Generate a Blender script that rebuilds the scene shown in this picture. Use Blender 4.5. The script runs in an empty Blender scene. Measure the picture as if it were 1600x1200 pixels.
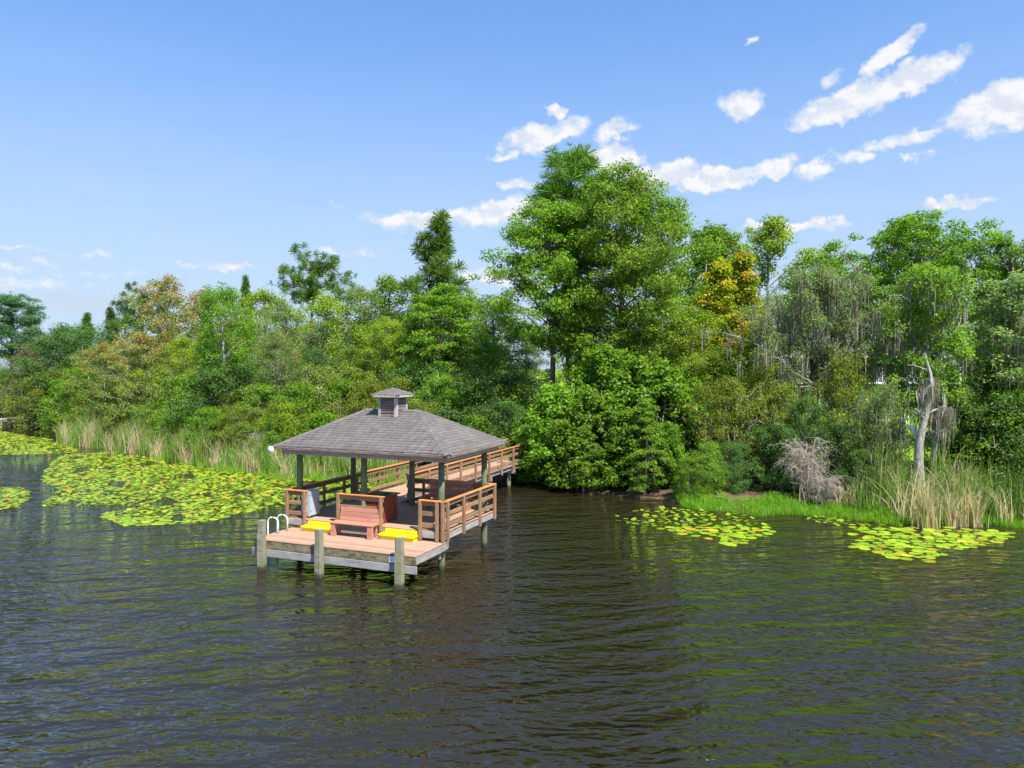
import bpy, math, random
import numpy as np
from mathutils import Vector, Matrix

# ------------------------------------------------------------------ camera, sky, sun, exposure
SC = bpy.context.scene
COL = SC.collection
F_PX, HOR, CAM_H = 1137.753, 576.072, 6.335          # focal length in photo pixels (1600 wide), horizon row, metres over the water
PITCH = math.atan((600 - HOR) / F_PX)
cam_d = bpy.data.cameras.new('camera')
cam = bpy.data.objects.new('camera', cam_d); COL.objects.link(cam)
cam_d.sensor_width = 36; cam_d.lens = 36 * F_PX / 1600
cam_d.clip_start = 0.1; cam_d.clip_end = 6000
cam.location = (0, 0, CAM_H); cam.rotation_euler = (math.pi / 2 - PITCH, 0, 0)
SC.camera = cam

SUN_H = Vector((0.31, -0.45))                       # horizontal direction towards the sun (from the cupola's and eaves' shadows)
SUN_EL = math.radians(56)
SUN_DIR = Vector((SUN_H.x, SUN_H.y, 0)).normalized() * math.cos(SUN_EL) + Vector((0, 0, math.sin(SUN_EL)))
sun_d = bpy.data.lights.new('sun', 'SUN'); sun_d.energy = 4.6; sun_d.angle = math.radians(0.55); sun_d.color = (1, .955, .88)
sun = bpy.data.objects.new('sun', sun_d); COL.objects.link(sun)
sun.rotation_euler = SUN_DIR.to_track_quat('Z', 'Y').to_euler(); sun.location = (20, -20, 60)

SC.view_settings.view_transform = 'Standard'; SC.view_settings.look = 'None'
SC.view_settings.exposure = 1.05; SC.view_settings.gamma = 1
SC.view_settings.use_curve_mapping = False
SC.cycles.max_bounces = 4; SC.cycles.diffuse_bounces = 2; SC.cycles.glossy_bounces = 2
SC.cycles.transmission_bounces = 2; SC.cycles.transparent_max_bounces = 4
SC.cycles.use_denoising = True; SC.cycles.use_adaptive_sampling = True; SC.cycles.adaptive_threshold = .02
SC.cycles.sample_clamp_indirect = 4.0; SC.cycles.sample_clamp_direct = 2.5

def ray(px, py):
    a, b = (px - 800) / F_PX, (600 - py) / F_PX
    return Vector((a, math.cos(PITCH) + b * math.sin(PITCH), -math.sin(PITCH) + b * math.cos(PITCH)))
def on_plane(px, py, z=0.0):
    r = ray(px, py); t = (z - CAM_H) / r.z
    return Vector((r.x * t, r.y * t, z))
def x_at(px, d): return (px - 800) / F_PX * d
def z_at(py, d):
    r = ray(800, py); return CAM_H + r.z / r.y * d

class NT:
    """small helper round a node tree"""
    def __init__(s, tree): s.t = tree; s.n = tree.nodes; s.l = tree.links
    def node(s, typ, **kw):
        n = s.n.new(typ)
        for k, v in kw.items(): setattr(n, k, v)
        return n
    def link(s, a, b): s.l.new(a, b)
    def math(s, op, a, b=None, clamp=False):
        n = s.n.new('ShaderNodeMath'); n.operation = op; n.use_clamp = clamp
        for i, v in enumerate((a, b)):
            if v is None: continue
            if isinstance(v, (int, float)): n.inputs[i].default_value = v
            else: s.l.new(v, n.inputs[i])
        return n.outputs[0]
    def mix(s, fac, a, b, blend='MIX'):
        n = s.n.new('ShaderNodeMix'); n.data_type = 'RGBA'; n.blend_type = blend
        for k, v in ((0, fac), (6, a), (7, b)):
            if isinstance(v, (int, float)): n.inputs[k].default_value = v
            elif isinstance(v, tuple): n.inputs[k].default_value = (*v[:3], 1)
            else: s.l.new(v, n.inputs[k])
        return n.outputs[2]
    def ramp(s, fac, stops, interp='LINEAR'):
        n = s.n.new('ShaderNodeValToRGB'); r = n.color_ramp; r.interpolation = interp
        while len(r.elements) < len(stops): r.elements.new(0.5)
        for e, (p, c) in zip(r.elements, stops):
            e.position = p; e.color = (*c, 1) if isinstance(c, tuple) else (c, c, c, 1)
        s.l.new(fac, n.inputs[0]); return n.outputs[0]
    def noise(s, vec, scale, detail=4, rough=.55, dist=0.0):
        n = s.n.new('ShaderNodeTexNoise'); n.inputs['Scale'].default_value = scale
        n.inputs['Detail'].default_value = detail; n.inputs['Roughness'].default_value = rough
        n.inputs['Distortion'].default_value = dist
        s.l.new(vec, n.inputs['Vector']); return n
    def mapping(s, vec, loc=(0, 0, 0), rot=(0, 0, 0), scale=(1, 1, 1), typ='POINT'):
        n = s.n.new('ShaderNodeMapping'); n.vector_type = typ
        n.inputs[1].default_value = loc; n.inputs[2].default_value = rot; n.inputs[3].default_value = scale
        s.l.new(vec, n.inputs[0]); return n.outputs[0]

def build_world():
    w = bpy.data.worlds.new('World'); SC.world = w; w.use_nodes = True
    k = NT(w.node_tree); k.n.clear()
    sky = k.node('ShaderNodeTexSky', sky_type='NISHITA', sun_disc=False)
    sky.sun_elevation = SUN_EL; sky.sun_rotation = math.atan2(SUN_H.x, SUN_H.y)
    sky.air_density = 1.0; sky.dust_density = 0.35; sky.ozone_density = 1.2; sky.altitude = 0
    co = k.node('ShaderNodeTexCoord').outputs['Generated']
    sep = k.node('ShaderNodeSeparateXYZ'); k.link(co, sep.inputs[0])
    az = k.math('ARCTAN2', sep.outputs[0], sep.outputs[1]); el = k.math('ARCSINE', sep.outputs[2])
    pos = k.node('ShaderNodeCombineXYZ'); k.link(az, pos.inputs[0]); k.link(el, pos.inputs[1])
    p0 = pos.outputs[0]
    def warp(vec, scale, amp, detail):
        n = k.noise(vec, scale, detail, .6); n.noise_dimensions = '2D'
        sub = k.node('ShaderNodeVectorMath', operation='SUBTRACT'); k.link(n.outputs['Color'], sub.inputs[0]); sub.inputs[1].default_value = (.5, .5, .5)
        sc = k.node('ShaderNodeVectorMath', operation='SCALE'); k.link(sub.outputs[0], sc.inputs[0]); sc.inputs['Scale'].default_value = amp
        ad = k.node('ShaderNodeVectorMath', operation='ADD'); k.link(vec, ad.inputs[0]); k.link(sc.outputs[0], ad.inputs[1])
        return ad.outputs[0]
    p = warp(p0, 26, .034, 4)
    # cumulus clouds: centre, half axes and tilt as seen from the place (azimuth / elevation), given through photo pixels
    clouds = [(1330, 158, 95, 27, 14, 1), (1432, 118, 78, 26, 12, 1), (1392, 82, 66, 17, 26, .9), (1300, 118, 20, 12, 30, .5),
              (1548, 168, 78, 34, 12, 1), (1620, 155, 80, 40, 0, 1), (1540, 205, 70, 12, 0, .45),
              (1158, 163, 38, 25, 0, .9), (850, 212, 82, 21, 12, .95), (868, 173, 20, 12, 0, .8), (795, 240, 46, 7, 8, .6),
              (960, 207, 40, 17, 10, .85), (958, 250, 64, 23, -10, 1), (1040, 275, 80, 25, -4, 1), (1120, 278, 64, 20, 0, 1), (1205, 262, 44, 14, 14, .95),
              (1272, 266, 40, 14, 10, .75), (1332, 243, 34, 11, -8, .6), (1405, 219, 72, 11, 4, .6), (1428, 243, 34, 6, 0, .45),
              (1487, 319, 54, 9, 0, .85), (1270, 352, 62, 9, 0, .75), (1176, 350, 32, 8, 0, .7),
              (650, 346, 82, 16, 4, .9), (775, 333, 80, 22, 8, .95), (812, 288, 44, 10, 4, .6), (640, 350, 60, 14, 0, .6),
              (345, 421, 62, 9, 0, .55), (150, 400, 24, 7, 0, .36), (35, 391, 60, 6, 0, .34), (60, 420, 150, 10, 0, .30), (110, 447, 190, 11, 0, .28),
              (760, 432, 60, 14, 4, .7), (1505, 462, 34, 16, 0, .8), (550, 394, 52, 6, 0, .45), (1175, 66, 16, 6, 10, .4), (520, 324, 40, 6, 10, .25)]
    specs = []
    for (cx, cy, a, b, tilt, op) in clouds:
        r = ray(cx, cy).normalized(); rr = Vector((cx - 800, cy - 600, F_PX)).length
        specs.append((math.atan2(r.x, r.y), math.asin(r.z), a / rr, b / rr, math.radians(tilt), op))
    rnd = random.Random(4)
    for i in range(12):                               # the same fair-weather clouds go on all round the sky
        A = math.radians(48 + i * (264 / 12) + rnd.uniform(-7, 7)); E = math.radians(rnd.choice((6, 11, 17, 24, 34)) + rnd.uniform(-2, 2))
        specs.append(((A + math.pi) % (2 * math.pi) - math.pi, E, rnd.uniform(.05, .11), rnd.uniform(.015, .03), 0, .95))
    turned = {}
    def rotated(deg):                                 # the sky coordinates turned once per cloud tilt
        if deg not in turned:
            c, s_ = math.cos(math.radians(deg)), math.sin(math.radians(deg)); q = []
            for row in ((c, s_, 0), (-s_, c, 0)):
                dn = k.node('ShaderNodeVectorMath', operation='DOT_PRODUCT'); k.link(p, dn.inputs[0]); dn.inputs[1].default_value = row; q.append(dn.outputs['Value'])
            cm = k.node('ShaderNodeCombineXYZ'); k.link(q[0], cm.inputs[0]); k.link(q[1], cm.inputs[1]); turned[deg] = cm.outputs[0]
        return turned[deg]
    best = None
    for (A, E, a, b, tl, op) in specs:
        deg = min((0, 12, 26, -8), key=lambda q: abs(q - math.degrees(tl))); c, s_ = math.cos(math.radians(deg)), math.sin(math.radians(deg))
        A2, E2 = c * A + s_ * E, -s_ * A + c * E; sa, sb = 1 / (a * 1.14), 1 / (b * 1.14)
        ma = k.node('ShaderNodeVectorMath', operation='MULTIPLY_ADD'); k.link(rotated(deg), ma.inputs[0]); ma.inputs[1].default_value = (sa, sb, 0); ma.inputs[2].default_value = (-A2 * sa, -E2 * sb, 0)
        dt = k.node('ShaderNodeVectorMath', operation='DOT_PRODUCT'); k.link(ma.outputs[0], dt.inputs[0]); k.link(ma.outputs[0], dt.inputs[1])
        v = k.node('ShaderNodeMath', operation='MULTIPLY_ADD'); k.link(dt.outputs['Value'], v.inputs[0]); v.inputs[1].default_value = -op; v.inputs[2].default_value = op
        best = v.outputs[0] if best is None else k.math('MAXIMUM', best, v.outputs[0])
    def fbm(off, detail):
        q = k.node('ShaderNodeVectorMath', operation='MULTIPLY_ADD'); k.link(p0, q.inputs[0]); q.inputs[1].default_value = (1, 1.35, 0); q.inputs[2].default_value = (*off, 0)
        n = k.noise(q.outputs[0], 34, detail, .58); n.noise_dimensions = '2D'; return n.outputs['Fac']
    fb = fbm((0, 0), 6); fb2 = fbm((.004, .017), 3)
    dens = k.math('ADD', best, k.math('MULTIPLY', k.math('SUBTRACT', fb, .52), 1.15))
    mr = k.node('ShaderNodeMapRange', interpolation_type='SMOOTHSTEP'); k.link(dens, mr.inputs[0])
    mr.inputs[1].default_value = .05; mr.inputs[2].default_value = .72
    alpha = k.math('MULTIPLY', mr.outputs[0], .96)
    lit = k.node('ShaderNodeMapRange'); k.link(k.math('SUBTRACT', fb2, fb), lit.inputs[0]); lit.inputs[1].default_value = -.13; lit.inputs[2].default_value = .12
    ccol = k.mix(lit.outputs[0], (5.0, 5.0, 5.1), (3.9, 4.2, 4.75))
    # thin veil of far haze low over the horizon
    veil = k.node('ShaderNodeMapRange', interpolation_type='SMOOTHSTEP'); k.link(el, veil.inputs[0])
    veil.inputs[1].default_value = .52; veil.inputs[2].default_value = -.02
    sq = k.node('ShaderNodeVectorMath', operation='MULTIPLY'); k.link(p0, sq.inputs[0]); sq.inputs[1].default_value = (5, 36, 0)
    streak = k.noise(sq.outputs[0], 1.0, 3, .6); streak.noise_dimensions = '2D'
    vf = k.math('MULTIPLY', k.math('POWER', veil.outputs[0], 1.15), k.math('ADD', .72, k.math('MULTIPLY', streak.outputs['Fac'], .5)))
    tint = k.mix(1.0, sky.outputs[0], (.50, .93, 1.40), 'MULTIPLY')
    tint = k.mix(.40, tint, (1.45, 2.35, 3.9))          # thin high haze everywhere
    base = k.mix(vf, tint, (3.15, 3.75, 4.55))
    full = k.mix(alpha, base, ccol)
    bg = k.node('ShaderNodeBackground'); k.link(full, bg.inputs[0]); bg.inputs[1].default_value = SKY_STRENGTH
    out = k.node('ShaderNodeOutputWorld'); k.link(bg.outputs[0], out.inputs[0])
SKY_STRENGTH = 0.094
build_world()

# ------------------------------------------------------------------ materials
MATS = {}
def mat(name):
    m = bpy.data.materials.new(name); m.use_nodes = True
    k = NT(m.node_tree); k.n.clear(); MATS[name] = m
    out = k.node('ShaderNodeOutputMaterial'); return m, k, out
def principled(k, out, col, rough=.6, spec=.3, bump=None, bstr=.3, bdist=.01, metal=0.0):
    b = k.node('ShaderNodeBsdfPrincipled')
    if isinstance(col, tuple): b.inputs['Base Color'].default_value = (*col, 1)
    else: k.link(col, b.inputs['Base Color'])
    if isinstance(rough, (int, float)): b.inputs['Roughness'].default_value = rough
    else: k.link(rough, b.inputs['Roughness'])
    b.inputs['Specular IOR Level'].default_value = spec; b.inputs['Metallic'].default_value = metal
    if bump is not None:
        bn = k.node('ShaderNodeBump'); bn.inputs['Strength'].default_value = bstr; bn.inputs['Distance'].default_value = bdist
        k.link(bump, bn.inputs['Height']); k.link(bn.outputs[0], b.inputs['Normal'])
    if out is not None: k.link(b.outputs[0], out.inputs[0])
    return b
def wood(name, dark, mid, light, stain=None, stain_amt=.0, rough=.75, waterline=False):
    m, k, out = mat(name)
    co = k.node('ShaderNodeTexCoord').outputs['Object']; oi = k.node('ShaderNodeObjectInfo')
    off = k.node('ShaderNodeVectorMath', operation='ADD'); k.link(co, off.inputs[0])
    sc = k.node('ShaderNodeVectorMath', operation='SCALE'); k.link(oi.outputs['Random'], sc.inputs[0]); sc.inputs[0].default_value = (7, 3, 5)
    cm = k.node('ShaderNodeCombineXYZ')
    for i, f in enumerate((17, 5, 9)): k.link(k.math('MULTIPLY', oi.outputs['Random'], f), cm.inputs[i])
    k.link(cm.outputs[0], off.inputs[1]); v = off.outputs[0]
    g = k.noise(k.mapping(v, scale=(1.2, 26, 26)), 1.0, 5, .65, .4).outputs['Fac']
    blot = k.noise(v, 2.3, 4, .6).outputs['Fac']
    f = k.math('ADD', k.math('MULTIPLY', g, .6), k.math('MULTIPLY', blot, .4))
    c = k.ramp(f, [(.28, dark), (.5, mid), (.72, light)])
    if stain:
        s = k.ramp(k.noise(k.mapping(v, scale=(1.6, 3, 3)), 2.0, 5, .65).outputs['Fac'], [(.47, 0.0), (.62, 1.0)])
        c = k.mix(k.math('MULTIPLY', s, stain_amt), c, stain)
    if waterline:                                     # dark algae band that the lake leaves on timber, ragged top edge
        ps = k.node('ShaderNodeSeparateXYZ'); k.link(k.node('ShaderNodeNewGeometry').outputs['Position'], ps.inputs[0])
        band = k.ramp(k.math('ADD', ps.outputs[2], k.math('MULTIPLY', k.math('SUBTRACT', blot, .5), .25)), [(.08, 1.0), (.2, 0.0)])
        c = k.mix(k.math('MULTIPLY', band, .85), c, (.028, .026, .015))
    hs = k.node('ShaderNodeHueSaturation'); k.link(c, hs.inputs['Color'])
    k.link(k.math('ADD', .86, k.math('MULTIPLY', oi.outputs['Random'], .28)), hs.inputs['Value'])
    principled(k, out, hs.outputs[0], rough, .25, g, .35, .006)
    return m
wood('deck_boards', (.31, .185, .12), (.39, .245, .165), (.44, .285, .195), (.27, .18, .13), .3, .7)
wood('rail_wood', (.17, .088, .045), (.28, .16, .088), (.38, .245, .15), (.17, .13, .10), .45)
wood('cap_wood', (.40, .14, .045), (.55, .22, .075), (.62, .30, .12), (.33, .17, .09), .3, .6)
wood('grey_wood', (.19, .165, .15), (.33, .30, .275), (.48, .45, .42), (.16, .15, .10), .4)
wood('skirt_wood', (.22, .205, .20), (.34, .32, .315), (.45, .43, .425), (.19, .18, .15), .45)
wood('stained_fascia', (.12, .10, .06), (.22, .19, .11), (.32, .25, .16), (.07, .065, .04), .8)
wood('treated_post', (.07, .085, .045), (.145, .17, .095), (.25, .25, .16), (.07, .10, .06), .5, waterline=True)
wood('pile_wood', (.13, .115, .085), (.22, .21, .145), (.33, .31, .24), (.12, .15, .06), .6, waterline=True)
wood('bench_wood', (.36, .15, .10), (.47, .215, .145), (.53, .27, .19), (.30, .14, .10), .2, .6)
wood('counter_wood', (.17, .035, .02), (.27, .06, .033), (.34, .09, .05), (.12, .03, .02), .4, .5)
wood('cupola_wood', (.10, .072, .062), (.19, .145, .125), (.28, .23, .205), (.08, .06, .055), .6)
wood('trim_wood', (.30, .26, .23), (.42, .37, .33), (.52, .47, .43), (.24, .20, .18), .4)
wood('fence_wood', (.34, .24, .15), (.45, .33, .2), (.54, .42, .28), None, 0)
wood('jetty_wood', (.36, .34, .31), (.5, .47, .44), (.6, .57, .53), None, 0)
def plain(name, col, rough=.5, spec=.4, metal=0.0, var=.12, scale=6):
    m, k, out = mat(name)
    co = k.node('ShaderNodeTexCoord').outputs['Object']
    n = k.noise(co, scale, 5, .6).outputs['Fac']
    c = k.mix(n, tuple(x * (1 - var) for x in col), tuple(min(1, x * (1 + var)) for x in col))
    principled(k, out, c, rough, spec, n, .1, .004, metal); return m
plain('yellow_paint', (.86, .70, .012), .45, .45, 0, .10, 5)
plain('white_metal', (.80, .80, .80), .3, .5)
plain('grey_cabinet_paint', (.42, .47, .53), .45, .4)
plain('dark_metal', (.05, .055, .055), .4, .5)
plain('counter_top', (.06, .055, .05), .3, .5, 0, .3)
plain('white_plastic', (.82, .82, .80), .35, .4)
plain('print_blue', (.25, .45, .75), .5, .3)
plain('house_wall', (.52, .55, .58), .7, .2, 0, .05)
plain('house_trim', (.8, .8, .8), .6, .2, 0, .04)
plain('house_roof', (.17, .175, .19), .85, .2, 0, .2, 3)
plain('house_glass', (.03, .04, .05), .08, .6)
plain('white_cushion', (.72, .76, .84), .7, .2)

m, k, out = mat('shingle')
at = k.node('ShaderNodeAttribute', attribute_name='tint')
co = k.node('ShaderNodeTexCoord').outputs['Object']
c = k.ramp(at.outputs['Fac'], [(0, (.085, .073, .07)), (.5, (.132, .115, .11)), (1, (.185, .165, .155))])
lich = k.ramp(k.noise(co, 1.3, 6, .65).outputs['Fac'], [(.45, 0.0), (.7, 1.0)])
c = k.mix(k.math('MULTIPLY', lich, .4), c, (.20, .205, .155))
dk = k.ramp(k.noise(k.mapping(co, loc=(3, 1, 0), scale=(1.6, .5, .5)), 1.1, 5, .6).outputs['Fac'], [(.5, 0.0), (.68, 1.0)])
c = k.mix(k.math('MULTIPLY', dk, .45), c, (.115, .085, .10))
gr = k.noise(co, 120, 2, .5).outputs['Fac']
c = k.mix(.25, c, k.ramp(gr, [(.3, (.08, .07, .068)), (.7, (.27, .25, .235))]))
principled(k, out, c, .92, .15, gr, .3, .004)

# bark
def bark(name, a, b, c_):
    m, k, out = mat(name)
    co = k.node('ShaderNodeTexCoord').outputs['Object']
    n = k.noise(k.mapping(co, scale=(5, 5, 1.1)), 2.2, 6, .65).outputs['Fac']
    col = k.ramp(n, [(.3, a), (.5, b), (.7, c_)])
    principled(k, out, col, .9, .1, n, .6, .03); return m
bark('bark_brown', (.07, .05, .038), (.16, .12, .09), (.26, .21, .16))
bark('bark_grey', (.12, .10, .085), (.25, .22, .19), (.40, .37, .33))
bark('bark_pale', (.26, .24, .2), (.44, .41, .36), (.60, .57, .52))
bark('bark_lichen', (.10, .085, .07), (.30, .28, .24), (.47, .45, .41))
bark('dead_wood', (.24, .20, .15), (.40, .345, .275), (.55, .49, .41))

# leaves: colour ramp over a per-leaf tint, a second colour where leaves have turned
def leaf(name, stops, turned=(.35, .16, .05), trans=.46, rough=.5, rnd=.3):
    m, k, out = mat(name)
    a = k.node('ShaderNodeAttribute', attribute_name='tint'); t = k.node('ShaderNodeAttribute', attribute_name='turn')
    oi = k.node('ShaderNodeObjectInfo')
    c = k.ramp(a.outputs['Fac'], [(i / (len(stops) - 1), s) for i, s in enumerate(stops)])
    c = k.mix(t.outputs['Fac'], c, turned)
    hs = k.node('ShaderNodeHueSaturation'); k.link(c, hs.inputs['Color'])
    k.link(k.math('ADD', .497, k.math('MULTIPLY', oi.outputs['Random'], .012)), hs.inputs['Hue'])
    k.link(k.math('ADD', 1 - rnd / 2, k.math('MULTIPLY', oi.outputs['Random'], rnd)), hs.inputs['Value'])
    b = principled(k, None, hs.outputs[0], rough, .28)
    tr = k.node('ShaderNodeBsdfTranslucent')
    k.link(k.mix(1.0, hs.outputs[0], (1.15, 1.25, .6), 'MULTIPLY'), tr.inputs[0])
    mx = k.node('ShaderNodeMixShader'); mx.inputs[0].default_value = trans
    k.link(b.outputs[0], mx.inputs[1]); k.link(tr.outputs[0], mx.inputs[2]); k.link(mx.outputs[0], out.inputs[0])
    return m
leaf('leaf_green', [(0.099, 0.187, 0.021), (0.178, 0.306, 0.029), (0.278, 0.416, 0.043)])
leaf('leaf_bright', [(.095, .19, .014), (.15, .28, .018), (.225, .37, .028)])
leaf('leaf_dark', [(0.057, 0.124, 0.029), (0.101, 0.194, 0.04), (0.159, 0.271, 0.06)])
leaf('leaf_olive', [(0.131, 0.179, 0.019), (0.214, 0.276, 0.028), (0.304, 0.365, 0.041)])
leaf('leaf_yellowgreen', [(0.158, 0.243, 0.017), (0.26, 0.362, 0.022), (0.363, 0.448, 0.031)], (.66, .43, .02))
leaf('leaf_maple', [(0.143, 0.198, 0.033), (0.231, 0.286, 0.055), (0.33, 0.352, 0.088)], (.46, .24, .11))
leaf('leaf_grey', [(0.129, 0.201, 0.057), (0.213, 0.299, 0.09), (0.309, 0.404, 0.148)])
leaf('leaf_purple', [(.09, .045, .045), (.15, .08, .075), (.20, .12, .10)])
leaf('leaf_cypress', [(0.11, 0.215, 0.018), (0.182, 0.314, 0.024), (0.264, 0.402, 0.035)], (.2, .14, .06), .42, .5, .1)
leaf('leaf_bluecypress', [(0.05, 0.14, 0.045), (0.085, 0.2, 0.065), (0.135, 0.26, 0.09)], (.2, .14, .06), .4)
leaf('leaf_pine', [(.065, .15, .016), (.115, .225, .022), (.18, .30, .034)], trans=.34)
leaf('moss', [(.19, .165, .12), (.29, .255, .195), (.40, .365, .29)], trans=.25, rough=.9)
leaf('twig', [(.26, .22, .18), (.40, .36, .31), (.54, .50, .45)], trans=.0, rough=.9)
leaf('reed_leaf', [(.085, .19, .02), (.16, .28, .035), (.25, .36, .06)], (.64, .50, .32), .35, .6, .06)
leaf('grass_leaf', [(0.115, 0.29, 0.014), (0.196, 0.398, 0.018), (0.299, 0.495, 0.034)], (.42, .36, .14), .4, .6, .04)
leaf('pad_leaf', [(.16, .30, .02), (.27, .42, .02), (.40, .52, .03)], (.60, .42, .03), .18, .38, .5)

# water
m, k, out = mat('lake_water')
co = k.node('ShaderNodeTexCoord').outputs['Object']
rot = k.mapping(co, rot=(0, 0, math.radians(-12)))
swell = k.noise(k.mapping(rot, scale=(.34, 1.2, 1)), 1.0, 1, .4, .6).outputs['Fac']
chop = k.noise(k.mapping(co, rot=(0, 0, math.radians(16)), scale=(1.1, 2.6, 1)), 1.0, 1, .5, .8).outputs['Fac']
fine = k.noise(k.mapping(co, rot=(0, 0, math.radians(-22)), scale=(2.6, 5.6, 1)), 1.0, 1.5, .5, .6).outputs['Fac']
gust = k.ramp(k.noise(k.mapping(co, scale=(.06, .13, 1)), 1.0, 3, .6).outputs['Fac'], [(.38, .45), (.62, 1.0)])
hgt = k.math('ADD', k.math('MULTIPLY', swell, .21), k.math('MULTIPLY', k.math('ADD', k.math('MULTIPLY', chop, .15), k.math('MULTIPLY', fine, .10)), gust))
b = principled(k, out, (.016, .0125, .0052), .03, .5, hgt, 1.0, 1.0)
b.inputs['IOR'].default_value = 1.6; b.inputs['Specular IOR Level'].default_value = .75; b.inputs['Specular Tint'].default_value = (1, .93, .76, 1)

# ground: leaf litter under the wood, lawn behind it
m, k, out = mat('ground_soil')
co = k.node('ShaderNodeTexCoord').outputs['Object']
n1 = k.noise(co, .25, 5, .6).outputs['Fac']; n2 = k.noise(co, 5, 5, .65).outputs['Fac']
lit = k.ramp(n2, [(.3, (.045, .032, .018)), (.55, (.11, .08, .045)), (.75, (.19, .14, .08))])
gra = k.ramp(n2, [(.3, (.10, .20, .012)), (.7, (.22, .36, .02))])
a = k.node('ShaderNodeAttribute', attribute_name='lawn')
mk = k.ramp(k.math('ADD', a.outputs['Fac'], k.math('MULTIPLY', k.math('SUBTRACT', n1, .5), .8)), [(.4, 0.0), (.6, 1.0)])
principled(k, out, k.mix(mk, lit, gra), .95, .1, n2, .5, .05)

# ------------------------------------------------------------------ mesh helpers
def obj(name, mesh, material=None, parent=None, loc=None, mtx=None):
    o = bpy.data.objects.new(name, mesh); COL.objects.link(o)
    if material and mesh is not None and not mesh.materials: mesh.materials.append(MATS[material])
    if parent: o.parent = parent
    if mtx is not None: o.matrix_basis = mtx
    elif loc is not None: o.location = loc
    return o
def tag(o, label=None, cat=None, group=None, kind=None):
    for kk, v in (('label', label), ('category', cat), ('group', group), ('kind', kind)):
        if v: o[kk] = v
    return o
def thing(name, label, cat, loc=(0, 0, 0), rz=0.0, group=None):
    o = obj(name, None); o.location = loc; o.rotation_euler = (0, 0, rz); o.empty_display_size = .2
    return tag(o, label, cat, group)
def mesh_np(name, V, faces_n, idx, tint=None, turn=None, smooth=False):
    """V (n,3); every face has faces_n corners; idx flat"""
    me = bpy.data.meshes.new(name); V = np.asarray(V, np.float32); idx = np.asarray(idx, np.int32)
    nf = len(idx) // faces_n
    me.vertices.add(len(V)); me.vertices.foreach_set('co', V.ravel())
    me.loops.add(len(idx)); me.loops.foreach_set('vertex_index', idx)
    me.polygons.add(nf); me.polygons.foreach_set('loop_start', np.arange(nf, dtype=np.int32) * faces_n)
    try: me.polygons.foreach_set('loop_total', np.full(nf, faces_n, np.int32))
    except Exception: pass
    for nm, arr in (('tint', tint), ('turn', turn)):
        if arr is not None:
            at = me.attributes.new(nm, 'FLOAT', 'FACE'); at.data.foreach_set('value', np.asarray(arr, np.float32))
    if smooth: me.polygons.foreach_set('use_smooth', np.ones(nf, bool))
    me.update(calc_edges=True); return me
class MB:
    def __init__(s): s.v = []; s.f = []
    def add(s, vs, fs):
        o = len(s.v); s.v += [tuple(v) for v in vs]; s.f += [tuple(i + o for i in f) for f in fs]
    def box(s, lo, hi):
        x0, y0, z0 = lo; x1, y1, z1 = hi
        s.add([(x0, y0, z0), (x1, y0, z0), (x1, y1, z0), (x0, y1, z0), (x0, y0, z1), (x1, y0, z1), (x1, y1, z1), (x0, y1, z1)],
              [(0, 3, 2, 1), (4, 5, 6, 7), (0, 1, 5, 4), (1, 2, 6, 5), (2, 3, 7, 6), (3, 0, 4, 7)])
    def tube(s, path, radii, n=8, cap=True):
        path = [Vector(p) for p in path]; rings = []; vs = []; fs = []
        ref = Vector((0, 0, 1)) if abs((path[-1] - path[0]).normalized().z) < .9 else Vector((1, 0, 0))
        for i, p in enumerate(path):
            t = (path[min(i + 1, len(path) - 1)] - path[max(i - 1, 0)]).normalized()
            a = t.cross(ref).normalized(); b = t.cross(a)
            for j in range(n):
                an = 2 * math.pi * j / n; vs.append(p + (a * math.cos(an) + b * math.sin(an)) * radii[i])
        for i in range(len(path) - 1):
            for j in range(n):
                fs.append((i * n + j, i * n + (j + 1) % n, (i + 1) * n + (j + 1) % n, (i + 1) * n + j))
        if cap: fs.append(tuple(range(n))[::-1]); fs.append(tuple(range((len(path) - 1) * n, len(path) * n)))
        s.add(vs, fs)
    def mesh(s, name, smooth=False):
        me = bpy.data.meshes.new(name); me.from_pydata(s.v, [], s.f)
        if smooth: me.polygons.foreach_set('use_smooth', [True] * len(s.f))
        me.update(); return me
    def build(s, name, material, parent=None, loc=None, smooth=False): return obj(name, s.mesh(name, smooth), material, parent, loc)
BOARDS = {}
def board_mesh(L, w, t, material):
    key = (round(L, 3), w, t, material)
    if key not in BOARDS:
        b = MB(); ch = min(.008, t * .2, w * .2); x = key[0] / 2; y = w / 2; z = t / 2
        # a board with eased long edges (8-sided section)
        sec = [(-y, -z + ch), (-y + ch, -z), (y - ch, -z), (y, -z + ch), (y, z - ch), (y - ch, z), (-y + ch, z), (-y, z - ch)]
        vs = [(-x, a, c) for a, c in sec] + [(x, a, c) for a, c in sec]
        b.add(vs, [(i, i + 8, (i + 1) % 8 + 8, (i + 1) % 8) for i in range(8)] + [tuple(range(8)), tuple(range(15, 7, -1))])
        me = b.mesh('board'); me.materials.append(MATS[material]); BOARDS[key] = me
    return BOARDS[key]
def board(name, parent, p0, p1, w, t, material, up=(0, 0, 1), base=None):
    """a board from p0 to p1, width w across, thickness t along 'up'"""
    p0, p1 = Vector(p0), Vector(p1); X = (p1 - p0); L = X.length; X.normalize(); Z = Vector(up); Z = (Z - X * Z.dot(X)).normalized(); Y = Z.cross(X)
    M = Matrix((X, Y, Z)).transposed().to_4x4(); M.translation = (p0 + p1) / 2
    if base is not None: M = base @ M
    return obj(name, board_mesh(L, w, t, material), None, parent, mtx=M)
rnd = random.Random(11)

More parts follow.
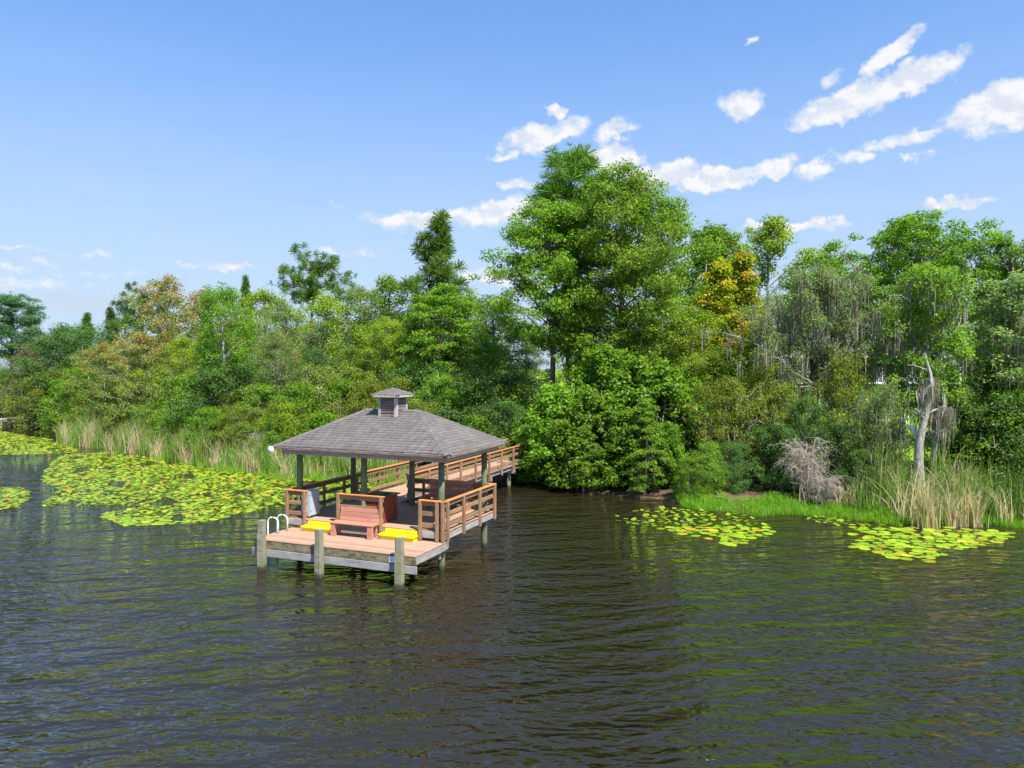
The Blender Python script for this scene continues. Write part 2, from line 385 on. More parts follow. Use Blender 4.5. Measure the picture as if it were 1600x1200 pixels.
# ------------------------------------------------------------------ water and ground
SHORE = [(-400, 200), (-160, 120), (-90, 98), (-60, 90), (-51, 84), (-42, 70), (-38.8, 63.5), (-30, 57), (-19.7, 48.2), (-13.7, 43.6), (-9.4, 42), (-3.5, 41.3), (0, 41.2), (1.6, 39.6),
         (3.4, 37.2), (6, 35.6), (8.1, 33.6), (11.2, 32.2), (15.9, 30.6), (20.8, 29.8), (40, 27.5), (80, 25), (160, 22), (400, 10)]
SX = np.array([p[0] for p in SHORE]); SY = np.array([p[1] for p in SHORE])
def shore_y(x): return np.interp(x, SX, SY) + .35 * np.sin(np.asarray(x) * 1.1) + .2 * np.sin(np.asarray(x) * 2.7 + 1)
def ground_z(x, y):
    i = np.asarray(y) - shore_y(x)
    z = np.where(i < 0, np.clip(i * .45, -1.6, 0), np.where(i < 2, i * .14, .28 + (np.clip(i, 2, 45) - 2) * .042))
    return z + .0
def gz(x, y): return float(ground_z(x, y))

def grid_mesh(name, xs, ys, zf, attr=None):
    Xg, Yg = np.meshgrid(xs, ys); Z = zf(Xg, Yg); V = np.stack([Xg, Yg, Z], -1).reshape(-1, 3)
    nx, ny = len(xs), len(ys); a = (np.arange(ny - 1)[:, None] * nx + np.arange(nx - 1)[None]).ravel()
    me = mesh_np(name, V, 4, np.stack([a, a + 1, a + nx + 1, a + nx], -1).ravel(), smooth=True)
    if attr:
        at = me.attributes.new(attr[0], 'FLOAT', 'POINT'); at.data.foreach_set('value', attr[1](Xg, Yg).astype(np.float32).ravel())
    return me
xs = np.concatenate([np.linspace(-2500, -110, 14), np.arange(-100, 80.1, 1.0), np.linspace(90, 2500, 14)])
ys = np.concatenate([np.arange(4, 90.1, 1.0), np.linspace(95, 200, 22), np.linspace(260, 3000, 14)])
def lawn(x, y):
    i = y - shore_y(x)
    return np.clip((x - 8) / 4, 0, 1) * np.clip((i - 5) / 4, 0, 1) + np.where((x > -3) & (x < 9) & (i > 9), .8, 0) + np.where((x > 7) & (i < 3), .45, 0)
ground = obj('ground', grid_mesh('ground', xs, ys, ground_z, ('lawn', lawn)), 'ground_soil'); tag(ground, 'wooded lake bank with leaf litter and a strip of lawn', 'ground', kind='structure')
wb = MB(); wb.add([(-2500, -600, 0), (2500, -600, 0), (2500, 400, 0), (-2500, 400, 0)], [(0, 1, 2, 3)])
water = wb.build('lake_water', 'lake_water'); tag(water, 'dark rippled lake water reflecting sky and trees', 'water', kind='structure')

# ------------------------------------------------------------------ the pavilion dock
OX, OY, TH = -7.693, 24.837, -0.391
W, D = 6.047, 3.839
ZD, ZL, ZR = 1.245, 0.934, 2.215                       # upper deck, lower deck, rail cap
dock = thing('pavilion_dock', 'wooden lake pavilion on posts with hipped shingle roof and lower swim deck', 'dock', (OX, OY, 0), TH)

# upper deck
fr = MB()
fr.box((.04, .02, ZD - .25), (W - .04, .06, ZD - .03)); fr.box((.04, D - .06, ZD - .25), (W - .04, D - .02, ZD - .03))
fr.box((.04, .062, ZD - .25), (.08, D - .062, ZD - .03)); fr.box((W - .08, .062, ZD - .25), (W - .04, D - .062, ZD - .03))
for i in range(1, 11): fr.box((.08 + i * .535, .062, ZD - .22), (.12 + i * .535, D - .062, ZD - .03))
fr.box((.1, .3, ZD - .45), (W - .1, .38, ZD - .252)); fr.box((.1, D - .45, ZD - .45), (W - .1, D - .37, ZD - .252))
ud = fr.build('upper_deck', 'grey_wood', dock)
n = 27; pw = D / n
for i in range(n): board('plank', ud, (-.03, (i + .5) * pw, ZD - .014), (W + .03, (i + .5) * pw, ZD - .014), pw - .006, .028, 'deck_boards')
# lower deck
LU0, LU1, LV = .228, 6.086, -1.851
fr = MB()
fr.box((LU0 + .05, LV + .06, ZL - .26), (LU0 + .09, .3, ZL - .03)); fr.box((LU1 - .09, LV + .06, ZL - .26), (LU1 - .05, .3, ZL - .03))
for i in range(1, 10): fr.box((LU0 + i * .58, LV + .06, ZL - .22), (LU0 + .04 + i * .58, .3, ZL - .03))
fr.box((LU0 + .1, -.2, ZL - .5), (LU1 - .1, -.1, ZL - .263))
ld = fr.build('lower_deck', 'grey_wood', dock)
n = 14; pw = (-LV + .12) / n
for i in range(n): board('plank', ld, (LU0, LV + (i + .5) * pw, ZL - .014), (LU1, LV + (i + .5) * pw, ZL - .014), pw - .006, .028, 'deck_boards')
board('fascia_board', ld, (LU0 + .01, LV + .035, ZL - .155), (LU1 - .01, LV + .035, ZL - .155), .25, .045, 'stained_fascia', (0, -1, 0))
board('skirt_board', ld, (LU0 - .08, LV + .03, ZL - .41), (LU1 + .02, LV + .03, ZL - .41), .23, .055, 'skirt_wood', (0, -1, 0))
board('fascia_board', ld, (LU1 - .03, LV + .06, ZL - .15), (LU1 - .03, .1, ZL - .15), .235, .04, 'grey_wood', (1, 0, 0))
board('fascia_board', ld, (LU0 + .03, LV + .06, ZL - .15), (LU0 + .03, .1, ZL - .15), .235, .04, 'grey_wood', (-1, 0, 0))
board('fascia_board', ld, (3.3, .02, ZL + .08), (3.3 - 2.9, .02, ZL + .08), .2, .03, 'grey_wood', (0, -1, 0))
# mooring piles in front of the lower deck (notched square timbers)
for (u, v, zt, s, r) in ((.62, -1.97, 1.58, .20, .1), (2.81, -1.965, 1.475, .20, -.05), (5.62, -1.965, 1.475, .21, .06)):
    b = MB(); h = s / 2
    b.box((-h, -h, -2.0), (h, h, zt - .42)); b.box((-h + .045, -h, zt - .42), (h, h - .01, zt))
    b.box((-h + .004, -h + .02, zt - .418), (-h + .044, h - .03, zt - .02))
    o = b.build('mooring_pile', 'pile_wood', dock, (u, v, 0)); o.rotation_euler = (0, 0, r)
# roof posts: round treated poles down to the lake bed
for (u, v) in ((.27, .33), (2.88, .33), (5.83, .22), (.27, 3.5), (2.85, 3.52), (5.83, 3.45)):
    b = MB(); b.tube([(0, 0, -2.2), (0, 0, .6), (0, 0, 2.2), (.005, 0, 3.66)], [.115, .112, .105, .098], 14)
    b.build('roof_post', 'treated_post', dock, (u, v, 0), True)

def railing(parent, p0, p1, posts, name='railing', inner=1, end_posts=True, ztop=ZR, low=True):
    """cap board with rail boards and posts under it; inner = side on which the rail boards sit"""
    a, b = Vector((*p0, 0)), Vector((*p1, 0)); d = (b - a).normalized(); nrm = Vector((-d.y, d.x, 0)) * inner
    r = board(name, parent, a + Vector((0, 0, ztop - .018)), b + Vector((0, 0, ztop - .018)), .145, .036, 'cap_wood')
    inv = r.matrix_basis.inverted()
    def sub(nm, q0, q1, w, t, mt, up): board(nm, r, q0, q1, w, t, mt, up, inv)
    for zc in (ztop - .115, ztop - .43, ztop - .79):
        sub('rail_board', a + d * .02 + nrm * .005 + Vector((0, 0, zc)), b - d * .02 + nrm * .005 + Vector((0, 0, zc)), .135, .036, 'rail_wood', nrm)
    L = (b - a).length
    for s in posts:
        p = a + d * s - nrm * .061
        sub('rail_post', p + Vector((0, 0, ztop - 1.26)), p + Vector((0, 0, ztop - .038)), .095, .09, 'rail_wood', nrm)
    return r
# front: short bay by the cabinet, centre bay behind the bench, short bay on the right
railing(dock, (-.03, .0), (.84, .0), (.06, .80))
railing(dock, (2.06, .0), (3.86, .0), (.07, 1.72))
railing(dock, (5.16, .0), (W + .06, .0), (.06, .66, .86))
board('skirt_board', dock, (.06, -.045, ZD - .11), (.74, -.045, ZD - .11), .2, .03, 'grey_wood', (0, -1, 0))
board('skirt_board', dock, (5.28, -.045, ZD - .11), (5.78, -.045, ZD - .11), .2, .03, 'grey_wood', (0, -1, 0))
railing(dock, (W, -.05), (W, D + .05), (.16, 1.30, 2.55, 3.80))
board('skirt_board', dock, (W + .0, .06, ZD - .16), (W + .0, D, ZD - .16), .19, .03, 'grey_wood', (1, 0, 0))
railing(dock, (W - .02, D), (2.62, D), (.9, 1.9, 2.9, 3.36))
railing(dock, (2.60, D + .02), (2.02, D + .72), (.08, .84))
railing(dock, (.0, D + .03), (.0, .02), (.5, 1.75, 3.0))

# yellow steps
for (u0, u1) in ((.90, 2.02), (3.92, 5.14)):
    b = MB(); b.box((u0, -.34, ZL + .003), (u1, -.02, ZL + .115)); st = b.build('yellow_step', 'yellow_paint', dock)
    b = MB(); b.box((u0 - .05, -.385, ZL + .117), (u1 + .03, -.018, ZL + .155)); b.build('tread', 'yellow_paint', st)
    b = MB(); b.box((u0 + .02, -.05, ZL + .157), (u1 - .02, -.016, ZD - .03)); b.build('riser', 'yellow_paint', st)

# hipped roof
OV = .316; ZE, ZT = 3.708, 4.89
e = [Vector((-OV, -OV, ZE)), Vector((W + OV, -OV, ZE)), Vector((W + OV, D + OV, ZE)), Vector((-OV, D + OV, ZE))]
RI = 2.2; ra, rb = Vector((W / 2 - RI / 2, D / 2, ZT)), Vector((W / 2 + RI / 2, D / 2, ZT))
b = MB(); dn = Vector((0, 0, -.015)); vs = [p + dn for p in e] + [ra + dn, rb + dn] + [p + Vector((0, 0, -.1)) for p in e]
b.add(vs, [(0, 1, 5, 4), (1, 2, 5), (2, 3, 4, 5), (3, 0, 4), (0, 6, 7, 1), (1, 7, 8, 2), (2, 8, 9, 3), (3, 9, 6, 0), (6, 9, 8, 7)])
roof = b.build('roof', 'grey_wood', dock)
for i in range(4):
    p0, p1 = e[i], e[(i + 1) % 4]; d = (p1 - p0).normalized(); o = Vector((d.y, -d.x, 0))
    board('fascia_board', roof, p0 + o * .016 + Vector((0, 0, -.06)), p1 + o * .016 + d * .03 + Vector((0, 0, -.06)), .085, .03, 'cupola_wood', o)
    c0 = p0 - o * .22 + d * .22; c1 = p1 - o * .22 - d * .22
    board('eave_beam', roof, c0 + Vector((0, 0, -.17)), c1 + Vector((0, 0, -.17)), .2, .09, 'trim_wood', o)
rg = np.random.default_rng(5)
def shingle_face(name, parent, a, b_, tl, tr, course=.145, tab=.31, lift=.012):
    """courses of tabs from the eave a-b_ up to the top edge tl-tr"""
    a, b_, tl, tr = (Vector(p) for p in (a, b_, tl, tr)); N = (b_ - a).cross(tl - a if (tl - a).length > 0 else tr - a).normalized()
    if N.z < 0: N = -N
    slope = ((tl + tr) / 2 - (a + b_) / 2).length; nc = max(2, int(round(slope / course))); V = []; I = []; T = []
    for c in range(nc):
        s0, s1 = c / nc, min(1, (c + 1.12) / nc)
        l0, r0, l1, r1 = a.lerp(tl, s0), b_.lerp(tr, s0), a.lerp(tl, s1), b_.lerp(tr, s1)
        Lc = (r0 - l0).length; nt = max(1, int(round(Lc / tab))); ct = rg.normal(0, .05); off = (c % 2) * .5 / nt
        ks = [0.0] + [min(1, max(0, (j + .0) / nt + off)) for j in range(1, nt + 1) if 0 < j / nt + off < 1] + [1.0]
        for j in range(len(ks) - 1):
            k0, k1 = ks[j], ks[j + 1]; g = .004 / max(Lc, .1)
            if k1 - k0 < 3 * g: continue
            lf = lift + float(rg.uniform(0, .006)); dz = rg.uniform(-.006, .006) / max(slope, .1)
            P = [l0.lerp(r0, k0 + g), l0.lerp(r0, k1 - g), l1.lerp(r1, k1 - g), l1.lerp(r1, k0 + g)]
            sh = (l1 - l0).normalized() * dz * slope
            base = len(V)
            V += [P[0] + N * lf + sh, P[1] + N * lf + sh, P[2] + N * .004, P[3] + N * .004, P[0] + sh, P[1] + sh]
            I += [base, base + 1, base + 2, base + 3, base, base + 4, base + 5, base + 1]
            t = min(1, max(0, rg.normal(.5, .17) + ct)); T += [t, t * .4]
    me = mesh_np(name, np.array([tuple(v) for v in V]), 4, I, T)
    return tag(obj(name, me, 'shingle', parent), kind='stuff')
up = Vector((0, 0, .004)); e2 = [p + up for p in e]
shingle_face('shingles', roof, e2[0], e2[1], ra + up, rb + up)
shingle_face('shingles', roof, e2[1], e2[2], rb + up, rb + up)
shingle_face('shingles', roof, e2[2], e2[3], rb + up, ra + up)
shingle_face('shingles', roof, e2[3], e2[0], ra + up, ra + up)
def cap_line(p0, p1, parent, w=.13, name='ridge_cap'):
    p0, p1 = Vector(p0), Vector(p1); d = (p1 - p0); L = d.length; d.normalize(); s = d.cross(Vector((0, 0, 1))).normalized(); nn = int(L / .2); V = []; I = []; T = []
    for i in range(nn):
        q0 = p0 + d * (i * L / nn - .03); q1 = p0 + d * ((i + 1) * L / nn); zz = Vector((0, 0, .026)); z2 = Vector((0, 0, .014)); drop = Vector((0, 0, -.05))
        k0 = len(V); V += [q0 + s * w + drop + zz, q0 + zz + Vector((0, 0, .012)), q0 - s * w + drop + zz, q1 + s * w + drop + z2, q1 + z2 + Vector((0, 0, .01)), q1 - s * w + drop + z2]
        I += [k0, k0 + 3, k0 + 4, k0 + 1, k0 + 1, k0 + 4, k0 + 5, k0 + 2]; t = min(1, max(0, rg.normal(.5, .15))); T += [t, t]
    return tag(obj(name, mesh_np(name, np.array([tuple(v) for v in V]), 4, I, T), 'shingle', parent), kind='stuff')
for p, q in ((e2[0], ra), (e2[1], rb), (e2[2], rb), (e2[3], ra), (ra, rb)): cap_line(p, q, roof, name='ridge_cap')

# cupola
CU, CV, CW = 3.06, 1.86, .74; h = CW / 2; zc0, zc1 = 4.62, 5.40
b = MB(); b.box((CU - h + .04, CV - h + .04, zc0), (CU + h - .04, CV + h - .04, zc1)); cup = b.build('cupola', 'cupola_wood', dock)
for sx in (-1, 1):
    for sy in (-1, 1):
        b = MB(); cx, cy = CU + sx * h, CV + sy * h; b.box((min(cx, cx - sx * .1), min(cy, cy - sy * .1), zc0), (max(cx, cx - sx * .1), max(cy, cy - sy * .1), zc1)); b.build('corner_board', 'trim_wood', cup)
for i in range(6):
    z = zc0 + .12 + i * .112
    for (p, q, o) in (((-1, -1), (1, -1), (0, -1)), ((1, -1), (1, 1), (1, 0)), ((1, 1), (-1, 1), (0, 1)), ((-1, 1), (-1, -1), (-1, 0))):
        P = Vector((CU + p[0] * (h - .03), CV + p[1] * (h - .03), z)); Q = Vector((CU + q[0] * (h - .03), CV + q[1] * (h - .03), z)); dd = (Q - P).normalized() * .075
        board('siding_board', cup, P + dd, Q - dd, .108, .03, 'cupola_wood', (o[0], o[1], .18))
ce = .52; E4 = [Vector((CU + sx * ce, CV + sy * ce, 5.43)) for sx, sy in ((-1, -1), (1, -1), (1, 1), (-1, 1))]; pk = Vector((CU, CV, 5.66))
b = MB(); b.add([p + Vector((0, 0, -.012)) for p in E4] + [pk + Vector((0, 0, -.012))] + [p + Vector((0, 0, -.075)) for p in E4],
                [(0, 1, 4), (1, 2, 4), (2, 3, 4), (3, 0, 4), (0, 5, 6, 1), (1, 6, 7, 2), (2, 7, 8, 3), (3, 8, 5, 0), (5, 8, 7, 6)])
b.build('cupola_roof', 'trim_wood', cup)
for i in range(4): shingle_face('cupola_shingles', cup, E4[i], E4[(i + 1) % 4], pk, pk, .13, .2)
for i in range(4): cap_line(E4[i], pk, cup, .06, 'cupola_hip_cap')

# things on the dock ------------------------------------------------
def dock_thing(name, label, cat, u, v, z, rz=0.0, group=None):
    p = Matrix.Rotation(TH, 4, 'Z') @ Vector((u, v, 0)) + Vector((OX, OY, z))
    return thing(name, label, cat, p, TH + rz, group)
def bench(name, label, u, v, z, rz, L, mt='bench_wood', back_lean=0.03, nback=3):
    t = dock_thing(name, label, 'bench', u, v, z, rz)
    for i in range(3): board('seat_board', t, (0, .09 + i * .145, .43), (L, .09 + i * .145, .43), .138, .036, mt)
    bk = None
    for i in range(nback): board('back_board', t, (.06, .53 + i * back_lean, .50 + i * .143), (L - .06, .53 + i * back_lean, .50 + i * .143), .136, .034, mt, (0, -1, .12))
    for x in (.02, L - .20):
        b = MB(); b.box((x, .04, .003), (x + .17, .14, .405)); b.build('leg', mt, t)
        b = MB(); b.box((x + .03, .36, .003), (x + .13, .44, .405)); b.build('leg', mt, t)
        b = MB(); b.box((x + .06, .145, .32), (x + .10, .355, .405)); b.build('brace', mt, t)
    return t
bench('bench', 'pinkish brown plank bench facing the lake between the two yellow steps', 2.19, -.64, ZL, 0, 1.62)
bb = bench('bench', 'dark brown plank bench in the shade against the rear pavilion rail', 3.42, 3.2, ZD, 0, 1.86, 'bench_wood', 0.015, 4)
# slatted counter
t = dock_thing('slatted_counter', 'reddish slatted wooden counter with dark top behind the lake bench', 'counter', 2.75, .30, ZD)
b = MB(); b.box((.03, .03, .04), (.85, .90, .84)); b.build('cabinet_core', 'counter_wood', t)
for i in range(7):
    x = .02 + i * .122; b = MB(); b.box((x, .0, .03), (x + .105, .026, .845)); b.build('slat', 'counter_wood', t)
    b = MB(); b.box((x, .904, .03), (x + .105, .93, .845)); b.build('slat', 'counter_wood', t)
for i in range(7):
    y = .028 + i * .125; b = MB(); b.box((.854, y, .03), (.88, y + .108, .845)); b.build('slat', 'counter_wood', t)
    b = MB(); b.box((0, y, .03), (.026, y + .108, .845)); b.build('slat', 'counter_wood', t)
b = MB(); b.box((-.04, -.05, .848), (.93, 1.02, .885)); b.build('counter_top', 'counter_top', t)
b = MB(); b.box((.12, .2, .887), (.7, .75, .93)); b.build('burner_lid', 'dark_metal', t)
# grey cabinet
t = dock_thing('utility_cabinet', 'pale grey metal utility cabinet behind the short rail bay', 'cabinet', .46, .16, ZD + .003)
b = MB(); b.box((0, 0, .06), (.36, .52, .92)); b.build('cabinet_body', 'grey_cabinet_paint', t)
b = MB(); b.box((.362, .02, .09), (.378, .50, .90)); dr = b.build('door', 'grey_cabinet_paint', t)
b = MB(); b.box((.379, .42, .46), (.395, .45, .56)); b.build('handle', 'dark_metal', dr)
for zz in (.2, .75):
    b = MB(); b.box((.379, .015, zz), (.388, .035, zz + .07)); b.build('hinge', 'dark_metal', dr)
for x in (.02, .3):
    for y in (.02, .46):
        b = MB(); b.box((x, y, 0), (x + .04, y + .04, .058)); b.build('foot', 'dark_metal', t)
# swim ladder: two hoops over the deck edge and rungs under water level
t = dock_thing('swim_ladder', 'white metal swim ladder with two hooped handrails on the lower deck edge', 'ladder', LU0, -1.02, ZL)
for y in (0, .46):
    pts = [(.24, y, .002), (.24, y, .36)] + [(.03 + .21 * math.cos(a), y, .36 + .17 * math.sin(a)) for a in np.linspace(.25, math.pi - .25, 9)] + [(-.18, y, .36), (-.18, y, -.2), (-.18, y, -1.5)]
    b = MB(); b.tube(pts, [.024] * len(pts), 8); b.build('handrail', 'white_metal', t, None, True)
for zz in (-.35, -.65, -.95, -1.25):
    b = MB(); b.tube([(-.18, .0, zz), (-.18, .46, zz)], [.02, .02], 8); b.build('rung', 'white_metal', t, None, True)
# flood light at the eave corner
t = dock_thing('flood_light', 'small round white flood lamp at the pavilion eave corner', 'lamp', -.31, -.34, 3.60)
b = MB(); b.tube([(0, -.06, 0), (-.0, -.10, 0), (0, -.13, 0)], [.10, .125, .115], 18); b.build('lamp_face', 'white_plastic', t, None, True)
b = MB(); b.tube([(0, .0, 0), (0, -.061, 0)], [.04, .075], 14); b.build('lamp_body', 'white_plastic', t, None, True)
b = MB(); b.tube([(.03, .035, .04), (0, .0, 0)], [.02, .02], 8); b.build('bracket', 'dark_metal', t, None, True)
# small notice on the fascia
t = dock_thing('dock_notice', 'small white notice with blue mark on the lower deck fascia', 'sign', 5.2, LV + .006, ZL - .16)
b = MB(); b.box((0, -.012, -.09), (.19, -.003, .09)); b.build('notice_board', 'white_plastic', t)
b = MB(); b.add([(.06, -.0145, -.03), (.13, -.0145, -.03), (.095, -.0145, .02)], [(0, 1, 2)]); b.build('notice_mark', 'print_blue', t)

# ------------------------------------------------------------------ boardwalk to the shore
V0, V1 = D + .06, 23.5
walk = thing('boardwalk', 'straight plank boardwalk with wooden railings from the pavilion to the shore', 'boardwalk', (OX, OY, 0), TH)
b = MB()
for u in (.06, .98, 1.92): b.box((u, V0, ZD - .25), (u + .05, V1, ZD - .032))
wd = b.build('walk_frame', 'grey_wood', walk)
n = int((V1 - V0) / .142)
for i in range(n):
    v = V0 + (i + .5) * .142; board('plank', wd, (-.02, v, ZD - .014 + rnd.uniform(-.002, .002)), (2.06, v, ZD - .014), .136, .028, 'deck_boards')
for (s0, s1) in ((D + .72, 9.0), (9.02, 15.2), (15.22, 19.2)):
    ln = s1 - s0; railing(walk, (2.02, s0), (2.02, s1), [x * 1.55 + .12 for x in range(int(ln / 1.55) + 1)], inner=1)
for (s0, s1) in ((D + .05, 9.0), (9.02, 15.2), (15.22, 22.3)):
    ln = s1 - s0; railing(walk, (.0, s1), (.0, s0), [x * 1.55 + .12 for x in range(int(ln / 1.55) + 1)], inner=1)
for v in (6.5, 9.6, 12.6, 15.6, 18.6):
    for u in (.16, 1.7):
        b = MB(); b.tube([(0, 0, -1.8), (0, 0, .4), (0, 0, ZD - .46)], [.115, .11, .105], 12); b.build('piling', 'pile_wood', walk, (u, v, 0), True)
    b = MB(); b.box((-.02, v - .05, ZD - .455), (2.06, v + .05, ZD - .255)); b.build('cross_beam', 'grey_wood', walk)

# ------------------------------------------------------------------ lily pads
def in_poly(P, poly):
    x, y = P[:, 0], P[:, 1]; ins = np.zeros(len(P), bool); j = len(poly) - 1
    for i in range(len(poly)):
        xi, yi = poly[i]; xj, yj = poly[j]
        c = ((yi > y) != (yj > y)) & (x < (xj - xi) * (y - yi) / (yj - yi + 1e-12) + xi); ins ^= c; j = i
    return ins
def pad_scatter(polys_px, n, seed, rmin, noise_amp=.0):
    rg = np.random.default_rng(seed); out = []
    polys = [np.array([tuple(on_plane(*p))[:2] for p in pl]) for pl in polys_px]
    cell = {}
    for poly in polys:
        lo, hi = poly.min(0), poly.max(0); area = np.prod(hi - lo)
        P = lo + rg.random((n, 2)) * (hi - lo); P = P[in_poly(P, poly)]
        for p in P:
            nz = math.sin(p[0] * 1.3 + 1) * math.sin(p[1] * 1.1 + 2) + .6 * math.sin(p[0] * 2.9 + p[1] * 1.7) + .5 * math.sin(p[0] * .5 - p[1] * .7)
            ed = np.abs(np.cross(np.roll(poly, -1, 0) - poly, p - poly)) / (np.linalg.norm(np.roll(poly, -1, 0) - poly, axis=1) + 1e-6); ed = float(ed.min())
            if nz < -1.9 + noise_amp + 1.5 * max(0, 1 - ed / .9) * rg.random(): continue
            kx, ky = int(p[0] / rmin), int(p[1] / rmin); ok = True
            for a in (-1, 0, 1):
                for b in (-1, 0, 1):
                    for q in cell.get((kx + a, ky + b), ()):
                        if (q[0] - p[0]) ** 2 + (q[1] - p[1]) ** 2 < rmin * rmin: ok = False
            if ok: cell.setdefault((kx, ky), []).append(p); out.append(p)
    return np.array(out)
right_polys = [[(952, 812), (985, 800), (1030, 794), (1110, 799), (1180, 808), (1212, 832), (1180, 842), (1146, 856), (1105, 842), (1052, 832), (1000, 822)],
               [(1240, 806), (1300, 808), (1400, 818), (1520, 828), (1585, 832), (1572, 846), (1500, 858), (1455, 878), (1400, 874), (1330, 856), (1345, 840), (1290, 826)]]
left_polys = [[(-140, 672), (0, 674), (60, 684), (120, 694), (120, 708), (0, 712), (-140, 712)],
              [(95, 712), (180, 706), (320, 732), (440, 746), (570, 752), (600, 760), (560, 775), (450, 790), (374, 803), (331, 815), (259, 820), (195, 822), (155, 806), (216, 792), (161, 789), (60, 792), (96, 766), (66, 752), (69, 737)],
              [(-60, 764), (30, 762), (52, 770), (40, 784), (20, 796), (-60, 800)]]
PR = pad_scatter(right_polys, 5200, 21, .30, .75)
PL = pad_scatter(left_polys, 60000, 22, .165, .75)
def pad_verts(r, n=14, notch=.22, rg=None):
    an = np.linspace(notch, 2 * math.pi - notch, n); V = [(0, 0, .004)]
    for a in an: q = r * (1 + .05 * math.sin(3 * a) + .03 * math.cos(5 * a + 1)); V.append((q * math.cos(a), q * math.sin(a), .012 + .012 * math.cos(2 * a)))
    return V
pad_meshes = []
for vi in range(10):
    n = 14; V = pad_verts(1.0, n, .12 + .05 * (vi % 3)); V = [(x, y, z * (2.0 if vi % 4 == 0 else 1.2)) for x, y, z in V]
    rgv = np.random.default_rng(vi); tn = float(np.clip(rgv.normal(.5, .3), 0, 1)); tu = (0, .1, 0, .75, 0, .2, 0, 0, .45, 0)[vi]
    me = bpy.data.meshes.new('lily_pad'); me.from_pydata(V, [], [(0, i, i + 1) for i in range(1, n)]); nf = n - 1
    for nm, val in (('tint', tn), ('turn', tu)):
        at = me.attributes.new(nm, 'FLOAT', 'FACE'); at.data.foreach_set('value', np.full(nf, val, np.float32))
    me.materials.append(MATS['pad_leaf']); pad_meshes.append(me)
rgp = np.random.default_rng(3)
def add_pad(p, label, group, s0=.15, s1=.235):
    o = bpy.data.objects.new('lily_pad', pad_meshes[rgp.integers(10)]); COL.objects.link(o)
    o.location = (p[0], p[1], .014 + rgp.uniform(0, .012)); s = rgp.uniform(s0, s1); o.scale = (s, s, s * rgp.uniform(.8, 2.0))
    o.rotation_euler = (rgp.normal(0, .03), rgp.normal(0, .03), rgp.uniform(0, 6.28)); tag(o, label, 'lily pad', group)
split = x_at(1226, 30)
PRk = PR[np.argsort(PR[:, 1])][:190]
for p in PRk:
    if p[0] < split: add_pad(p, 'round yellow-green lily pad in the loose patch off the leafy overhanging bush', 'lily pads off the overhanging bush')
    else: add_pad(p, 'round green lily pad in the patch before the tan reed clumps', 'lily pads before the tan reeds')
vis = PL[(800 + PL[:, 0] / PL[:, 1] * F_PX > -5)]
o_ = np.argsort(vis[:, 1]); near = vis[o_][:300 - len(PRk)]; rest = np.concatenate([vis[o_][300 - len(PRk):], PL[(800 + PL[:, 0] / PL[:, 1] * F_PX <= -5)], PR[np.argsort(PR[:, 1])][190:]])
for p in near: add_pad(p, 'round lily pad on the open-water edge of the wide pad field beside the dock', 'lily pads on the edge of the wide field', .10, .175)
def pad_mass(P):
    n = 9; base = np.array(pad_verts(1.0, n, .2)); rg = np.random.default_rng(8); N = len(P)
    s = rg.uniform(.075, .155, N); a = rg.uniform(0, 6.28, N); c, sn = np.cos(a), np.sin(a)
    V = np.empty((N, n + 1, 3)); V[:, :, 0] = P[:, 0, None] + s[:, None] * (base[None, :, 0] * c[:, None] - base[None, :, 1] * sn[:, None])
    V[:, :, 1] = P[:, 1, None] + s[:, None] * (base[None, :, 0] * sn[:, None] + base[None, :, 1] * c[:, None])
    tx, ty = rg.normal(0, .16, N), rg.normal(0, .16, N)
    V[:, :, 2] = np.maximum(.006, .02 + rg.uniform(0, .035, N)[:, None] + base[None, :, 2] * s[:, None] * 1.5 + (V[:, :, 0] - P[:, 0, None]) * tx[:, None] + (V[:, :, 1] - P[:, 1, None]) * ty[:, None])
    f = np.array([(0, i, i + 1) for i in range(1, n)]); I = (np.arange(N)[:, None, None] * (n + 1) + f[None]).ravel()
    ti = np.clip(rg.normal(.5, .28, N), 0, 1); tu = np.where(rg.random(N) < .17, rg.uniform(.3, .95, N), 0)
    me = mesh_np('lily_pad_field', V.reshape(-1, 3), 3, I, np.repeat(ti, n - 1), np.repeat(tu, n - 1))
    return tag(obj('lily_pad_field', me, 'pad_leaf'), 'dense yellow-green field of floating lily pads along the reeds', 'lily pads', kind='stuff')
pad_mass(rest)

# ------------------------------------------------------------------ reeds and bank grass
def blades(name, base, H, lean, width, tint, turn, segs=3, rg=None, material='reed_leaf'):
    N = len(base); az = rg.uniform(0, 6.28, N); dirx, diry = np.cos(az), np.sin(az); wz = rg.uniform(0, 6.28, N); wx, wy = np.cos(wz), np.sin(wz)
    V = np.empty((N, 2 * (segs + 1), 3))
    for s in range(segs + 1):
        t = s / segs; off = lean * H * t ** 2.2; w = width * (1 - .85 * t) / 2; zz = H * (t - .22 * np.minimum(lean, 1) * t ** 3)
        cx = base[:, 0] + dirx * off; cy = base[:, 1] + diry * off
        V[:, 2 * s, 0] = cx - wx * w; V[:, 2 * s, 1] = cy - wy * w; V[:, 2 * s, 2] = base[:, 2] + zz
        V[:, 2 * s + 1, 0] = cx + wx * w; V[:, 2 * s + 1, 1] = cy + wy * w; V[:, 2 * s + 1, 2] = base[:, 2] + zz
    f = np.array([(2 * s, 2 * s + 1, 2 * s + 3, 2 * s + 2) for s in range(segs)]); I = (np.arange(N)[:, None, None] * (2 * segs + 2) + f[None]).ravel()
    return obj(name, mesh_np(name, V.reshape(-1, 3), 4, I, np.repeat(tint, segs), np.repeat(turn, segs)), material)
